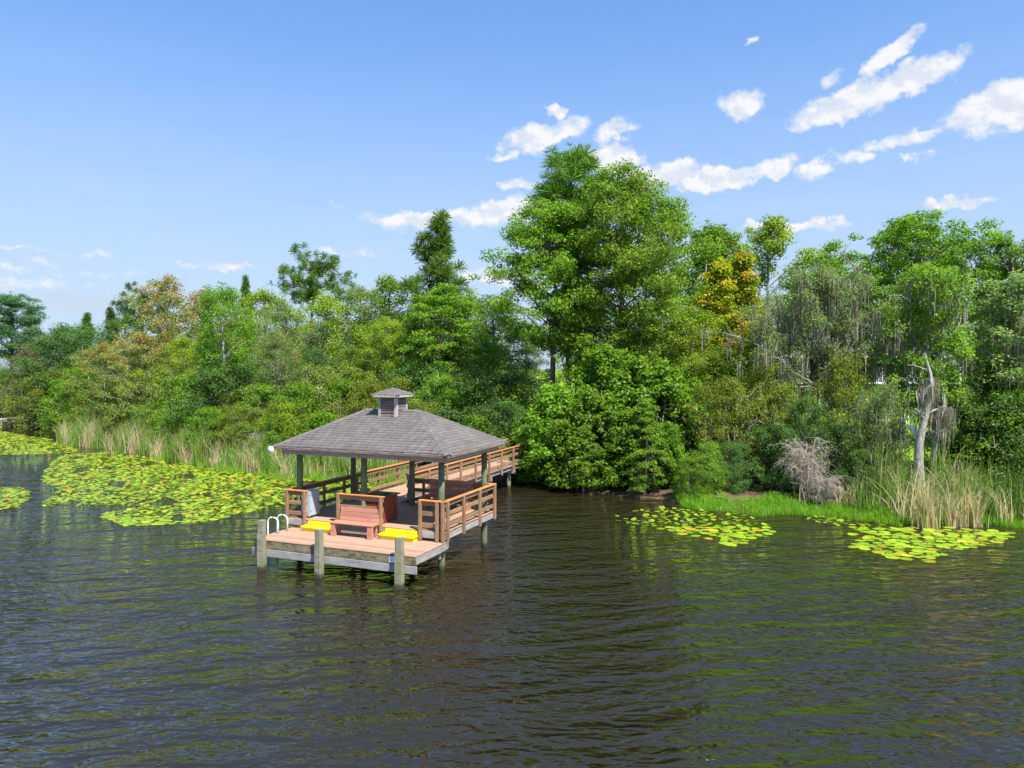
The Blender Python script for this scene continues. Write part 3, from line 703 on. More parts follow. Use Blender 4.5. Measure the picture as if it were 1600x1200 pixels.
def reed_bed(name, label, px0, px1, n, seed, inl0, inl1, hmin, hmax, dry, clump_dry=True, gap=0.0, material='reed_leaf'):
    rg = np.random.default_rng(seed); d = np.interp((px0 + px1) / 2, [0, 440, 900, 1600], [72, 44, 36, 30])
    px = rg.uniform(px0, px1, n * 3)
    xs_ = np.empty(len(px))
    for it in range(3):                                # intersect each view direction with the shoreline
        if it == 0: dist = np.full(len(px), d)
        xs_ = (px - 800) / F_PX * dist; dist = shore_y(xs_)
    nz = np.sin(xs_ * .9 + seed) + .7 * np.sin(xs_ * 2.3 + 2 * seed) + .5 * np.sin(xs_ * 5.1)
    keep = nz > gap - 1.2; px = px[keep][:n]; xs_ = xs_[keep][:n]; nz = nz[keep][:n]; N = len(xs_)
    inl = rg.uniform(inl0, inl1, N); y = shore_y(xs_) + inl
    z = np.maximum(ground_z(xs_, y), -.15)
    cl = np.sin(xs_ * 3.1 + y * 1.3) + np.sin(xs_ * 1.2 - y * 2.2 + seed) + rg.normal(0, .55, N)
    dryf = (cl > 1.5 - 2.6 * dry) if clump_dry else rg.random(N) < dry
    H = rg.uniform(hmin, hmax, N) * np.clip(.78 + .2 * nz + .16 * np.sin(xs_ * 7.3 + y * 3.1), .35, 1.3) * np.where(dryf, .9, 1)
    turn = np.where(dryf, rg.uniform(.75, 1, N), np.where(rg.random(N) < .1, rg.uniform(.2, .6, N), 0))
    lean = np.abs(rg.normal(.12, .2, N)) + np.where(dryf, np.abs(rg.normal(0, .22, N)), 0)
    o = blades(name, np.stack([xs_, y, z], -1), H, lean, rg.uniform(.03, .06, N), np.clip(rg.normal(.5, .25, N), 0, 1), turn, 4, rg, material)
    return tag(o, label, 'reeds', kind='stuff')
reed_bed('reeds', 'tall green and tan reeds along the wooded shore behind the wide lily field', 78, 330, 6500, 2, -2.0, 3.0, 1.5, 2.8, .42)
reed_bed('reeds', 'green reeds on the shore behind the pavilion and beside the boardwalk', 300, 640, 4200, 3, -1.3, 2.0, 1.2, 2.5, .28)
reed_bed('reeds', 'tall cattail reeds round the pale lichened trunk', 1400, 1640, 1500, 4, -.4, 2.6, 1.5, 3.0, .40)
reed_bed('reeds', 'upright bank reeds between the dead brush and the pale trunk', 1270, 1420, 260, 5, .6, 2.2, .8, 1.8, .35)
def dry_clump(px, py, n, seed, H):
    rg = np.random.default_rng(seed); c = on_plane(px, py, .0); b = np.stack([c.x + rg.normal(0, .22, n), c.y + rg.normal(0, .16, n), np.full(n, -.05)], -1)
    o = blades('dry_reed_clump', b, rg.uniform(.55, 1, n) * H, np.abs(rg.normal(.22, .2, n)), rg.uniform(.03, .055, n), rg.uniform(.3, .9, n), np.where(rg.random(n) < .85, rg.uniform(.8, 1, n), .1), 4, rg)
    return o
for i, (px, py, n, H, lb) in enumerate(((1446, 824, 170, 2.1, 'dry tan reed clump standing in the water below the pale lichened trunk'), (1520, 822, 120, 1.9, 'dry tan reed clump at the outer end of the cattail bed'), (1490, 822, 110, 1.6, 'shorter dry tan reed clump between two taller ones'),
                                        (340, 726, 80, 2.0, 'dry tan reed clump at the water beside the open gap of the shore shrubs'), (100, 692, 70, 2.3, 'tan reed clump beside the distant jetty'), (392, 737, 60, 1.7, 'dry tan reed clump behind the pavilion eave lamp'))):
    tag(dry_clump(px, py, n, 40 + i, H), lb, 'reed clump', 'dry reed clumps')
def grass_strip(name, label, px0, px1, n, seed, inl0, inl1, h0, h1, dry=.08):
    rg = np.random.default_rng(seed); px = rg.uniform(px0, px1, n); dist = np.full(n, 32.0)
    for it in range(4): x = (px - 800) / F_PX * dist; dist = shore_y(x)
    y = shore_y(x) + rg.uniform(inl0, inl1, n); z = np.maximum(ground_z(x, y), -.08)
    hv = np.clip(.75 + .3 * np.sin(x * 1.7) + .2 * np.sin(x * 4.1 + y), .35, 1.3)
    o = blades(name, np.stack([x, y, z], -1), rg.uniform(h0, h1, n) * hv, np.abs(rg.normal(.25, .2, n)), rg.uniform(.02, .04, n), np.clip(rg.normal(.5, .25, n), 0, 1), np.where(rg.random(n) < dry, rg.uniform(.3, 1, n), 0), 3, rg, 'grass_leaf')
    return tag(o, label, 'grass', kind='stuff')
grass_strip('bank_grass', 'bright green marsh grass on the low bank behind the two lily patches', 1060, 1660, 17000, 6, -.9, 1.5, .18, .5)
grass_strip('bank_grass', 'yellow-green marsh grass between reeds and lily field behind the pavilion', 240, 660, 8000, 7, -2.0, .4, .25, .7, .2)

# ------------------------------------------------------------------ trees
GA = 2.39996
def leaf_quads(P, Nn, L, Wd, rg, droop=0.0):
    """rhombic leaves at P with normals Nn"""
    N = len(P); r = rg.normal(size=(N, 3)); r[:, 2] -= droop; Tn = r - Nn * (r * Nn).sum(1, keepdims=True); Tn /= np.linalg.norm(Tn, axis=1, keepdims=True) + 1e-9
    B = np.cross(Nn, Tn); L = L[:, None]; Wd = Wd[:, None]
    fold = Nn * Wd * .25
    V = np.stack([P - Tn * L * .5, P + B * Wd * .5 + fold, P + Tn * L * .5, P - B * Wd * .5 + fold], 1)
    return V.reshape(-1, 3), np.arange(4 * N)
def unit(v): return v / (np.linalg.norm(v, axis=-1, keepdims=True) + 1e-9)
class Limbs:
    def __init__(s): s.V = []; s.I = []; s.n = 0
    def tube(s, path, radii, k=6):
        path = np.asarray(path, float); radii = np.asarray(radii, float); t = unit(np.gradient(path, axis=0))
        ref = np.array([0, 0, 1.0]) if abs(t[:, 2].mean()) < .85 else np.array([1.0, 0, 0])
        a = unit(np.cross(t, ref)); b = np.cross(t, a); an = np.arange(k) * 2 * math.pi / k
        ring = path[:, None] + radii[:, None, None] * (a[:, None] * np.cos(an)[None, :, None] + b[:, None] * np.sin(an)[None, :, None])
        m = len(path); i = np.arange(m - 1)[:, None] * k; j = np.arange(k)[None]
        f = np.stack([i + j, i + (j + 1) % k, i + k + (j + 1) % k, i + k + j], -1).reshape(-1) + s.n
        s.V.append(ring.reshape(-1, 3)); s.I.append(f); s.n += m * k
    def mesh(s, name): return mesh_np(name, np.concatenate(s.V), 4, np.concatenate(s.I), smooth=True)
def bez(a, b, c, n):
    t = np.linspace(0, 1, n)[:, None]; return (1 - t) ** 2 * a + 2 * t * (1 - t) * b + t * t * c

def make_tree(seed, h, prof, t0=.25, n_limb=40, rise=.35, nsub=5, cr=.7, flat=.75, nl=90, leaf=(.15, .09), trunk_r=.2, lean=(0, 0), wob=.25,
              kind='broad', up=.7, out=.6, rand=.6, turn=None, sag=0.0, azn=.25, moss=0, tip=True, sub_len=.34, fill=.35, dead=0, droop=.2, trunk_top=.93, branch_r=1.0, twist=0.0, multi=1, moss_len=1.0):
    rg = np.random.default_rng(seed); lb = Limbs(); C = []; CR = []
    pt = np.array(prof, float)
    def R(t): return np.interp(t, pt[:, 0], pt[:, 1])
    ph = rg.uniform(0, 6.28, 6)
    def trunk(t):
        t = np.asarray(t, float)
        return np.stack([lean[0] * t ** 1.5 + wob * np.sin(2.4 * t + ph[0]) * t + twist * np.sin(7 * t + ph[4]) * t, lean[1] * t ** 1.5 + wob * np.cos(2.1 * t + ph[1]) * t + twist * np.sin(6 * t + ph[5]) * t, h * t], -1)
    ts = np.linspace(0, trunk_top, 12); P = trunk(ts); P[0, 2] -= .5; rad = trunk_r * (1 - .82 * ts) * np.where(ts < .04, 1.45, np.where(ts < .1, 1.15, 1))
    lb.tube(P, np.maximum(rad, .02), 9)
    for m in range(multi - 1):                         # extra stems from the base
        a = rg.uniform(0, 6.28); e_ = trunk(.55 + .3 * rg.random()) + np.array([math.cos(a), math.sin(a), 0]) * R(.5) * .5
        lb.tube(bez(np.array([.1 * math.cos(a), .1 * math.sin(a), -.3]), np.array([R(.4) * .35 * math.cos(a), R(.4) * .35 * math.sin(a), h * .25]), e_, 7), np.linspace(trunk_r * .7, .03, 7), 6)
    hang = []
    for i in range(n_limb):
        t = t0 + (.985 - t0) * ((i + rg.uniform(.1, .9)) / n_limb); az = GA * i + rg.normal(0, .35)
        k_ = 1 + azn * math.sin(2 * az + ph[2] + 3 * t) + azn * .6 * math.sin(3 * az + ph[3] - 5 * t) + azn * .5 * math.sin(11 * t + ph[4] + az)
        Rv = max(.25, R(t) * k_ * rg.uniform(.72, 1.06)); c = trunk(t); e_ = c + np.array([math.cos(az) * Rv, math.sin(az) * Rv, rg.normal(0, .03 * h * .5)])
        e_[2] -= sag * Rv
        st = max(t0 * .55, t - rise * Rv / h - rg.uniform(0, .03)); s_ = trunk(min(st, trunk_top - .02)); mid = (s_ + e_) / 2 + np.array([0, 0, .16 * Rv]) + rg.normal(0, .07 * Rv, 3)
        L = bez(s_, mid, e_, 6)
        if twist: L[1:-1] += rg.normal(0, .05 * Rv, (4, 3))
        r0 = max(.018, trunk_r * .36 * (1 - .6 * t) * branch_r * min(1, Rv / (R(t) + .01))); lb.tube(L, np.linspace(r0, .012, 6), 5)
        tips = [e_]
        for j in range(nsub):
            s = .35 + .62 * (j + rg.random()) / nsub; q = L[0] * 0 + np.array([np.interp(s * 5, range(6), L[:, d_]) for d_ in range(3)])
            dv = rg.normal(size=3) * np.array([1, 1, .45 if kind == 'broad' else .28]); dv = unit(dv + .5 * unit(e_ - s_) * np.array([1, 1, .4])); sl = sub_len * Rv * rg.uniform(.5, 1.1) + cr * .35
            e2_ = q + dv * sl; e2_[2] += (.12 if kind == 'broad' else 0) * sl - sag * .5 * sl
            lb.tube(np.stack([q, (q + e2_) / 2 + rg.normal(0, .05 * sl, 3), e2_]), [max(.008, r0 * .4), .012, .006], 3); tips.append(e2_)
        for q in tips:
            if kind == 'dead': continue
            C.append(q); CR.append(cr * rg.uniform(.65, 1.25))
        if rg.random() < fill:
            q = L[3] + rg.normal(0, cr * .3, 3); C.append(q); CR.append(cr * rg.uniform(.7, 1.0))
        if moss and rg.random() < .9:
            for s in (2, 3, 4, 5): hang.append((L[s], rg.uniform(.5, 1)))
            for q in tips[1:]: hang.append((q, rg.uniform(.4, .9)))
    if tip and kind != 'dead':
        for q in range(4): C.append(trunk(.93 + .025 * q)); CR.append(cr * (.8 - .12 * q))
    tm = lb.mesh('trunk')
    cm = mm = None
    if C:
        C = np.array(C); CR = np.array(CR); nc = len(C); ctint = np.clip(rg.normal(.5, .17, nc), 0, 1)
        cturn = np.zeros(nc)
        if turn is not None: cturn = np.clip(turn(C[:, 2] / h, C[:, 0], C[:, 1], rg.normal(size=nc)), 0, 1)
        per = np.maximum(6, (nl * (CR / cr) ** 2).astype(int)); idx = np.repeat(np.arange(nc), per); N = len(idx)
        if kind == 'pine':
            d = unit(rg.normal(size=(N, 3)) + np.array([0, 0, .55])); Ln = CR[idx] * rg.uniform(.75, 1.1, N); P = C[idx] + d * (Ln * .55)[:, None]
            side = unit(np.cross(d, rg.normal(size=(N, 3)))); wd = leaf[1] * rg.uniform(.7, 1.2, N); hl = (Ln * .45)[:, None]
            V = np.stack([P - d * hl - side * wd[:, None] * .3, P - d * hl + side * wd[:, None] * .3, P + d * hl + side * wd[:, None] * .5, P + d * hl - side * wd[:, None] * .5], 1).reshape(-1, 3); I = np.arange(4 * N)
        else:
            d = unit(rg.normal(size=(N, 3))); rr = rg.random(N) ** .42; S = np.array([1, 1, flat])
            # uneven clumps: every clump bulges its own way
            bul = 1 + .3 * np.sin(3 * np.arctan2(d[:, 1], d[:, 0]) + idx * 1.7) * (1 - np.abs(d[:, 2]))
            P = C[idx] + d * S * (CR[idx] * rr * bul)[:, None]; P[:, 2] -= sag * .6 * (np.linalg.norm((P - C[idx])[:, :2], axis=1))
            Nn = unit(d * out + np.array([0, 0, up]) + rg.normal(size=(N, 3)) * rand)
            V, I = leaf_quads(P, Nn, leaf[0] * rg.uniform(.7, 1.3, N), leaf[1] * rg.uniform(.7, 1.3, N), rg, droop)
        V[:, 2] = np.maximum(V[:, 2], .02)
        ti = np.clip(ctint[idx] + rg.normal(0, .2, N), 0, 1); tu = np.clip(cturn[idx] * rg.uniform(.5, 1.3, N), 0, 1)
        cm = mesh_np('crown', V, 4, I, ti, tu)
    if hang:
        Q = np.array([q for q, _ in hang]); k_ = np.array([w for _, w in hang]); per = rg.poisson(moss * k_); idx = np.repeat(np.arange(len(Q)), per); N = len(idx)
        B = Q[idx] + rg.normal(0, .16, (N, 3)) * np.array([1, 1, .3]); Ln = moss_len * rg.uniform(.35, 1.45, N) * k_[idx]; V = np.empty((N, 6, 3)); a = rg.uniform(0, 6.28, N); w = rg.uniform(.012, .035, N)
        sx, sy = np.cos(a) * w, np.sin(a) * w; swx, swy = rg.normal(0, .06, N), rg.normal(0, .06, N)
        for s_, (tt, ww) in enumerate(((0, .6), (.5, 1), (1, .15))):
            for q_, sg in ((0, -1), (1, 1)):
                V[:, 2 * s_ + q_, 0] = B[:, 0] + swx * tt + sg * sx * ww; V[:, 2 * s_ + q_, 1] = B[:, 1] + swy * tt + sg * sy * ww; V[:, 2 * s_ + q_, 2] = B[:, 2] - Ln * tt
        f = np.array([(0, 1, 3, 2), (2, 3, 5, 4)]); V[:, :, 2] = np.maximum(V[:, :, 2], .1)
        mm = mesh_np('hanging_moss', V.reshape(-1, 3), 4, (np.arange(N)[:, None, None] * 6 + f[None]).ravel(), np.repeat(np.clip(rg.normal(.5, .25, N), 0, 1), 2), np.zeros(2 * N))
    return dict(h=h, trunk=tm, crown=cm, moss=mm)

PROTO = {}
def proto(key, leafmat, barkmat, **kw):
    p = make_tree(**kw); p['trunk'].materials.append(MATS[barkmat])
    if p['crown']: p['crown'].materials.append(MATS[leafmat])
    if p['moss']: p['moss'].materials.append(MATS['moss'])
    PROTO[key] = p
def leaf_slot(o, leafmat):
    o.material_slots[0].link = 'OBJECT'; o.material_slots[0].material = MATS[leafmat]
count_trees = 0
def plant(key, px, d, top, label, name='tree', cat='tree', group=None, wide=1.0, rz=None, leafmat=None, sink=.1, height=None):
    """stand a tree so that its top meets picture row 'top' at distance d"""
    global count_trees
    p = PROTO[key]; x = x_at(px, d); g = gz(x, d); H = height if height else z_at(top, d) - g
    s = H / p['h'] ; t = thing(name, label, cat, (x, d, g - sink), rnd.uniform(0, 6.28) if rz is None else rz, group)
    t.scale = (s * wide, s * wide, s)
    obj('trunk', p['trunk'], None, t)
    if p['crown']:
        c = obj('crown', p['crown'], None, t)
        if leafmat: leaf_slot(c, leafmat)
    if p['moss']: tag(obj('hanging_moss', p['moss'], None, t), kind='stuff')
    count_trees += 1
    return t

# kinds of tree (built once each, copies share the mesh data)
proto('round_a', 'leaf_green', 'bark_grey', seed=1, h=11, prof=[(0, 1.4), (.25, 2.9), (.5, 3.5), (.75, 3.0), (.92, 1.7), (1, .5)], t0=.16, n_limb=48, nsub=4, cr=.68, nl=78, trunk_r=.2)
proto('round_b', 'leaf_green', 'bark_grey', seed=2, h=11, prof=[(0, 1.2), (.3, 2.5), (.55, 3.1), (.8, 2.4), (1, .5)], t0=.2, n_limb=46, nsub=4, cr=.62, nl=74, trunk_r=.18, azn=.35)
proto('round_c', 'leaf_dark', 'bark_grey', seed=3, h=11, prof=[(0, 1.6), (.25, 3.1), (.6, 3.3), (.85, 2.3), (1, .8)], t0=.14, n_limb=50, nsub=4, cr=.72, nl=84, trunk_r=.2, flat=.6)
proto('maple', 'leaf_maple', 'bark_pale', seed=4, h=11, prof=[(0, 1.0), (.25, 2.3), (.5, 2.9), (.75, 2.3), (.92, 1.2), (1, .4)], t0=.18, n_limb=46, nsub=4, cr=.52, nl=62, trunk_r=.14, azn=.35, rand=.8, multi=3,
      turn=lambda t, x, y, n: (t - .72) * 1.7 + .36 * n)
proto('column', 'leaf_green', 'bark_grey', seed=5, h=15, prof=[(0, .9), (.2, 1.7), (.5, 2.1), (.8, 1.6), (.93, 1.0), (1, .4)], t0=.15, n_limb=56, rise=.8, nsub=4, cr=.6, nl=74, leaf=(.17, .12), trunk_r=.2, azn=.3)
proto('column_b', 'leaf_green', 'bark_grey', seed=6, h=15, prof=[(0, .9), (.3, 1.8), (.55, 2.5), (.8, 2.0), (.95, .9), (1, .3)], t0=.2, n_limb=52, rise=.8, nsub=4, cr=.58, nl=74, leaf=(.17, .12), trunk_r=.2, azn=.4)
proto('spire', 'leaf_yellowgreen', 'bark_grey', seed=7, h=12, prof=[(0, .8), (.2, 1.5), (.5, 1.35), (.75, .85), (.92, .4), (1, .1)], t0=.12, n_limb=50, rise=.5, nsub=4, cr=.48, nl=62, leaf=(.17, .12), trunk_r=.13,
      turn=lambda t, x, y, n: .3 * (t - .3) + .4 * n + .15)
proto('trunk_tree', 'leaf_bright', 'bark_pale', seed=8, h=12, prof=[(0, .6), (.42, 1.3), (.6, 2.6), (.8, 2.4), (.95, 1.2), (1, .4)], t0=.45, n_limb=40, nsub=4, cr=.6, nl=70, trunk_r=.16, rise=.5)
proto('cypress_a', 'leaf_cypress', 'bark_brown', seed=9, h=18, prof=[(0, 1.4), (.22, 1.9), (.36, 3.0), (.5, 4.0), (.66, 4.3), (.8, 3.6), (.91, 2.6), (.97, 1.6), (1, .8)], t0=.24, n_limb=100, rise=.42, nsub=6, cr=.8, flat=.52, nl=92, leaf=(.21, .095), trunk_r=.30, kind='layer', up=.8, out=.4, rand=.75, sag=.08, fill=.6, moss=.5, azn=.2)
proto('cypress_b', 'leaf_cypress', 'bark_brown', seed=10, h=16.5, prof=[(0, .5), (.44, 1.0), (.54, 2.6), (.7, 3.6), (.84, 3.0), (.95, 1.8), (1, .6)], t0=.46, n_limb=60, rise=.45, nsub=6, cr=.74, flat=.52, nl=92, leaf=(.21, .095), trunk_r=.24, kind='layer', up=.8, out=.4, rand=.75, sag=.05, fill=.5, azn=.3)
proto('cypress_small', 'leaf_cypress', 'bark_grey', seed=11, h=11, prof=[(0, .6), (.25, 1.6), (.45, 2.7), (.65, 2.9), (.85, 1.9), (1, .5)], t0=.28, n_limb=54, rise=.25, nsub=5, cr=.62, flat=.34, nl=84, leaf=(.19, .08), trunk_r=.16, kind='layer', up=1.0, out=.2, rand=.65, sag=.06, moss=.5)
proto('cypress_young', 'leaf_cypress', 'bark_grey', seed=12, h=6, prof=[(0, .7), (.25, 1.35), (.5, 1.2), (.8, .7), (1, .15)], t0=.12, n_limb=44, rise=.1, nsub=4, cr=.34, flat=.4, nl=70, leaf=(.14, .055), trunk_r=.07, kind='layer', up=.8, out=.3, rand=.6, sag=.25, moss=.6, droop=.8)
proto('pine_tall', 'leaf_pine', 'bark_brown', seed=13, h=19, prof=[(0, .4), (.5, .8), (.66, 1.9), (.8, 1.9), (.92, 1.5), (1, .8)], t0=.6, n_limb=36, rise=.35, nsub=5, cr=.6, nl=84, leaf=(.3, .034), trunk_r=.22, kind='pine')
proto('pine_flat', 'leaf_pine', 'bark_brown', sub_len=.28, seed=14, h=15, prof=[(0, .4), (.68, .8), (.76, 2.8), (.88, 3.3), (.96, 2.5), (1, 1.2)], t0=.72, n_limb=26, rise=.7, nsub=5, cr=.48, nl=62, leaf=(.3, .04), trunk_r=.2, kind='pine', lean=(.6, 0))
proto('pine_cone', 'leaf_pine', 'bark_brown', seed=15, h=15, prof=[(0, 1.8), (.3, 3.0), (.5, 2.3), (.7, 1.35), (.85, .75), (.95, .3), (1, .05)], t0=.25, n_limb=50, rise=.55, nsub=4, cr=.52, nl=64, leaf=(.3, .036), trunk_r=.17, kind='pine', azn=.25)
proto('moss_oak', 'leaf_grey', 'bark_grey', moss_len=1.5, sub_len=.42, seed=16, h=12, prof=[(0, .5), (.3, 1.0), (.48, 3.2), (.66, 3.9), (.85, 3.1), (1, 1.3)], t0=.46, n_limb=46, rise=.75, nsub=5, cr=.58, nl=84, leaf=(.14, .085), trunk_r=.26, lean=(-.9, .2), wob=.5, twist=.2, moss=17, branch_r=1.5, fill=.3, azn=.4)
proto('big_oak', 'leaf_bright', 'bark_brown', seed=17, h=17, prof=[(0, .8), (.4, 2.0), (.55, 4.6), (.75, 5.6), (.9, 4.2), (1, 2.0)], t0=.46, n_limb=48, rise=.85, nsub=6, cr=.78, flat=.55, nl=150, leaf=(.2, .13), trunk_r=.42, wob=.7, twist=.3, moss=2.2, branch_r=1.6, azn=.4, fill=.15, sub_len=.3)
proto('lichen_tree', 'leaf_grey', 'bark_pale', moss_len=1.2, seed=18, h=11, prof=[(0, .5), (.3, 1.0), (.5, 1.9), (.75, 2.2), (.92, 1.5), (1, .5)], t0=.36, n_limb=42, rise=.5, nsub=4, cr=.5, nl=100, leaf=(.15, .095), trunk_r=.17, twist=.22, wob=.4, moss=5, branch_r=1.3, azn=.4)
proto('big_leaf_bush', 'leaf_bright', 'bark_grey', seed=19, h=6, prof=[(0, 2.2), (.15, 2.9), (.4, 2.9), (.7, 2.3), (.9, 1.3), (1, .4)], t0=.05, n_limb=56, rise=.5, nsub=4, cr=.50, nl=58, leaf=(.25, .15), trunk_r=.12, up=.8, out=.7, rand=.55, azn=.22, sag=.1, multi=4)
proto('big_leaf_bush_b', 'leaf_bright', 'bark_grey', seed=20, h=6, prof=[(0, 1.8), (.2, 2.4), (.5, 2.5), (.8, 1.7), (1, .5)], t0=.06, n_limb=50, rise=.6, nsub=4, cr=.46, nl=56, leaf=(.23, .14), trunk_r=.11, up=.8, out=.7, rand=.55, azn=.35, multi=4)
proto('shrub_a', 'leaf_green', 'bark_grey', seed=21, h=5, prof=[(0, 1.6), (.25, 2.2), (.6, 2.0), (.85, 1.2), (1, .4)], t0=.07, n_limb=46, rise=.5, nsub=4, cr=.48, nl=66, leaf=(.13, .08), trunk_r=.09, multi=4, azn=.3)
proto('shrub_b', 'leaf_olive', 'bark_grey', seed=22, h=5, prof=[(0, 1.4), (.3, 2.1), (.65, 2.0), (.9, 1.2), (1, .5)], t0=.07, n_limb=46, rise=.6, nsub=4, cr=.46, nl=70, leaf=(.115, .06), trunk_r=.08, multi=5, azn=.3, rand=.7)
proto('shrub_c', 'leaf_dark', 'bark_grey', seed=23, h=5, prof=[(0, 1.5), (.3, 2.1), (.55, 2.2), (.85, 1.5), (1, .6)], t0=.06, n_limb=46, rise=.5, nsub=4, cr=.5, nl=72, leaf=(.13, .075), trunk_r=.09, multi=4, azn=.3)
proto('thin_shrub', 'leaf_olive', 'dead_wood', seed=24, h=5, prof=[(0, 1.0), (.3, 1.8), (.65, 2.0), (.9, 1.3), (1, .5)], t0=.12, n_limb=40, rise=.6, nsub=5, cr=.4, nl=52, leaf=(.13, .07), trunk_r=.09, multi=5, twist=.2, azn=.4, moss=.8, rand=.8, branch_r=1.5)
def make_brush(seed, h, spread, n_stem, n_twig):
    """bleached tangle: arching stems that fork again and again and hang down at the tips"""
    rg = np.random.default_rng(seed); lb = Limbs()
    for i in range(n_stem):
        a = rg.uniform(0, 6.28); r = spread * rg.uniform(.25, 1); b0 = np.array([rg.normal(0, .25), rg.normal(0, .2), -.1]); hh = h * rg.uniform(.5, 1.0)
        e_ = np.array([math.cos(a) * r, math.sin(a) * r, hh * rg.uniform(.25, .95)]); mid = np.array([e_[0] * .35, e_[1] * .35, hh * 1.05]); P = bez(b0, mid, e_, 9) + rg.normal(0, .05, (9, 3))
        lb.tube(P, np.linspace(.03, .008, 9), 4)
        for q in range(n_twig):
            s0 = rg.uniform(.25, 1) * 8; q0 = np.array([np.interp(s0, range(9), P[:, d_]) for d_ in range(3)]); dv = rg.normal(size=3); dv[2] = rg.normal(-.25, .5); L = rg.uniform(.25, .8); q1 = q0 + unit(dv) * L; qm = (q0 + q1) / 2 + np.array([0, 0, .15 * L]); q1[2] -= .25 * L
            T = bez(q0, qm, q1, 5) + rg.normal(0, .03, (5, 3)); T[:, 2] = np.maximum(T[:, 2], .03); lb.tube(T, np.linspace(.011, .004, 5), 3)
            for w in range(3):
                u0 = T[rg.integers(1, 5)]; u1 = u0 + unit(rg.normal(size=3) + np.array([0, 0, -.5])) * rg.uniform(.12, .4); u1[2] = max(u1[2], .03); lb.tube(np.stack([u0, (u0 + u1) / 2 + rg.normal(0, .03, 3), u1]), [.006, .005, .003], 3)
    m = lb.mesh('trunk'); m.materials.append(MATS['dead_wood']); return dict(h=h, trunk=m, crown=None, moss=None)
PROTO['dead_brush'] = make_brush(25, 4.2, 1.5, 24, 22)
proto('snag', 'twig', 'bark_lichen', moss_len=1.3, seed=26, h=7.5, prof=[(0, .3), (.5, .5), (.8, .9), (1, .5)], t0=.62, n_limb=6, rise=.5, nsub=4, kind='dead', trunk_r=.30, twist=.34, wob=.4, lean=(-.25, .1), moss=9, cr=.3, branch_r=1.4, trunk_top=.99)
proto('pale_sapling', 'leaf_purple', 'bark_pale', seed=27, h=7, prof=[(0, .3), (.4, .9), (.6, 1.5), (.85, 1.2), (1, .4)], t0=.42, n_limb=26, nsub=3, cr=.42, nl=40, trunk_r=.13, leaf=(.12, .07), wob=.5, rise=.6)

# --- far side of the lake bend: trees beyond the jetty
plant('cypress_b', 18, 104, 456, 'tall airy blue-green cypress standing beyond the distant jetty', wide=1.0, leafmat='leaf_bluecypress')
plant('round_a', -14, 93, 560, 'bright green tree overhanging the root of the distant jetty', leafmat='leaf_bright')
plant('pale_sapling', 36, 84, 545, 'small purple-brown tree with a bare whitish trunk beside the distant jetty')
plant('round_b', 60, 94, 535, 'brownish green tree behind the purple-leaved sapling', leafmat='leaf_maple')
plant('round_c', 102, 82, 507, 'dark green dome-shaped tree between the sapling and the maples', wide=1.25)
plant('round_a', 88, 79, 520, 'dense dark tree beside the purple-leaved sapling', leafmat='leaf_dark', wide=1.3)
plant('round_a', 126, 78, 510, 'dense dark tree under the small pine tip', leafmat='leaf_dark', wide=1.25)
plant('pine_cone', 136, 90, 492, 'small pine tip rising over the dark dome-shaped tree')
plant('round_a', 196, 78, 494, 'dark green tree below the flat-topped blue-green crown', leafmat='leaf_dark', wide=1.1)
plant('pine_cone', 174, 86, 484, 'dark narrow pine beside the flat-topped blue-green crown', leafmat='leaf_dark')
plant('pine_flat', 220, 94, 449, 'flat-topped blue-green tree showing above the maples', leafmat='leaf_bluecypress', wide=.95)
# --- the maples and the wood behind the lily field
plant('maple', 165, 66, 536, 'low maple with pinkish top behind the tallest reeds', wide=1.25)
plant('maple', 262, 70, 432, 'tall maple with orange-red crown tip behind the lily field', wide=.95)
plant('maple', 225, 63, 520, 'pale green maple with a rusty flush below the orange-tipped maple', wide=1.3)
plant('maple', 318, 66, 452, 'sparse-topped maple next to the straight bright green tree', wide=1.1)
plant('trunk_tree', 350, 55.5, 441, 'straight bright green tree with a pale bare lower trunk', wide=.9)
plant('pine_cone', 384, 70, 436, 'dark pine tip behind the straight bright green tree', wide=.7)
plant('round_b', 418, 64, 452, 'yellow-green tree beside the flat-topped pine', leafmat='leaf_yellowgreen')
plant('round_a', 446, 61, 474, 'greyish green tree below the flat-topped pine', leafmat='leaf_grey', wide=.8)
plant('maple', 432, 57, 520, 'brown-flushed maple behind the pavilion roof corner', wide=1.0)
plant('pine_flat', 482, 76, 392, 'flat-topped umbrella pine standing above the wood')
plant('round_a', 508, 62, 462, 'leafy green tree just below the umbrella pine', leafmat='leaf_yellowgreen')
plant('round_b', 560, 64, 446, 'grey-green twiggy tree between the umbrella pine and the pointed pine', leafmat='leaf_grey')
plant('round_b', 612, 62, 430, 'green tree at the shoulder of the pointed pine')
plant('pine_cone', 688, 60, 338, 'tall pointed pine with tufted tip behind the pavilion', wide=1.3)
plant('round_a', 735, 64, 458, 'yellow-green tree at the flank of the pointed pine', leafmat='leaf_yellowgreen')
plant('cypress_small', 690, 52, 442, 'layered light green cypress in front of the pointed pine', wide=1.15)
plant('cypress_small', 618, 55, 500, 'small layered cypress beside the larger layered one', wide=.9)
plant('round_c', 775, 57, 462, 'dark evergreen tree behind the boardwalk rail', wide=1.0)
plant('round_c', 822, 63, 500, 'dark evergreen half hidden behind the tall bare cypress trunk', wide=.8)
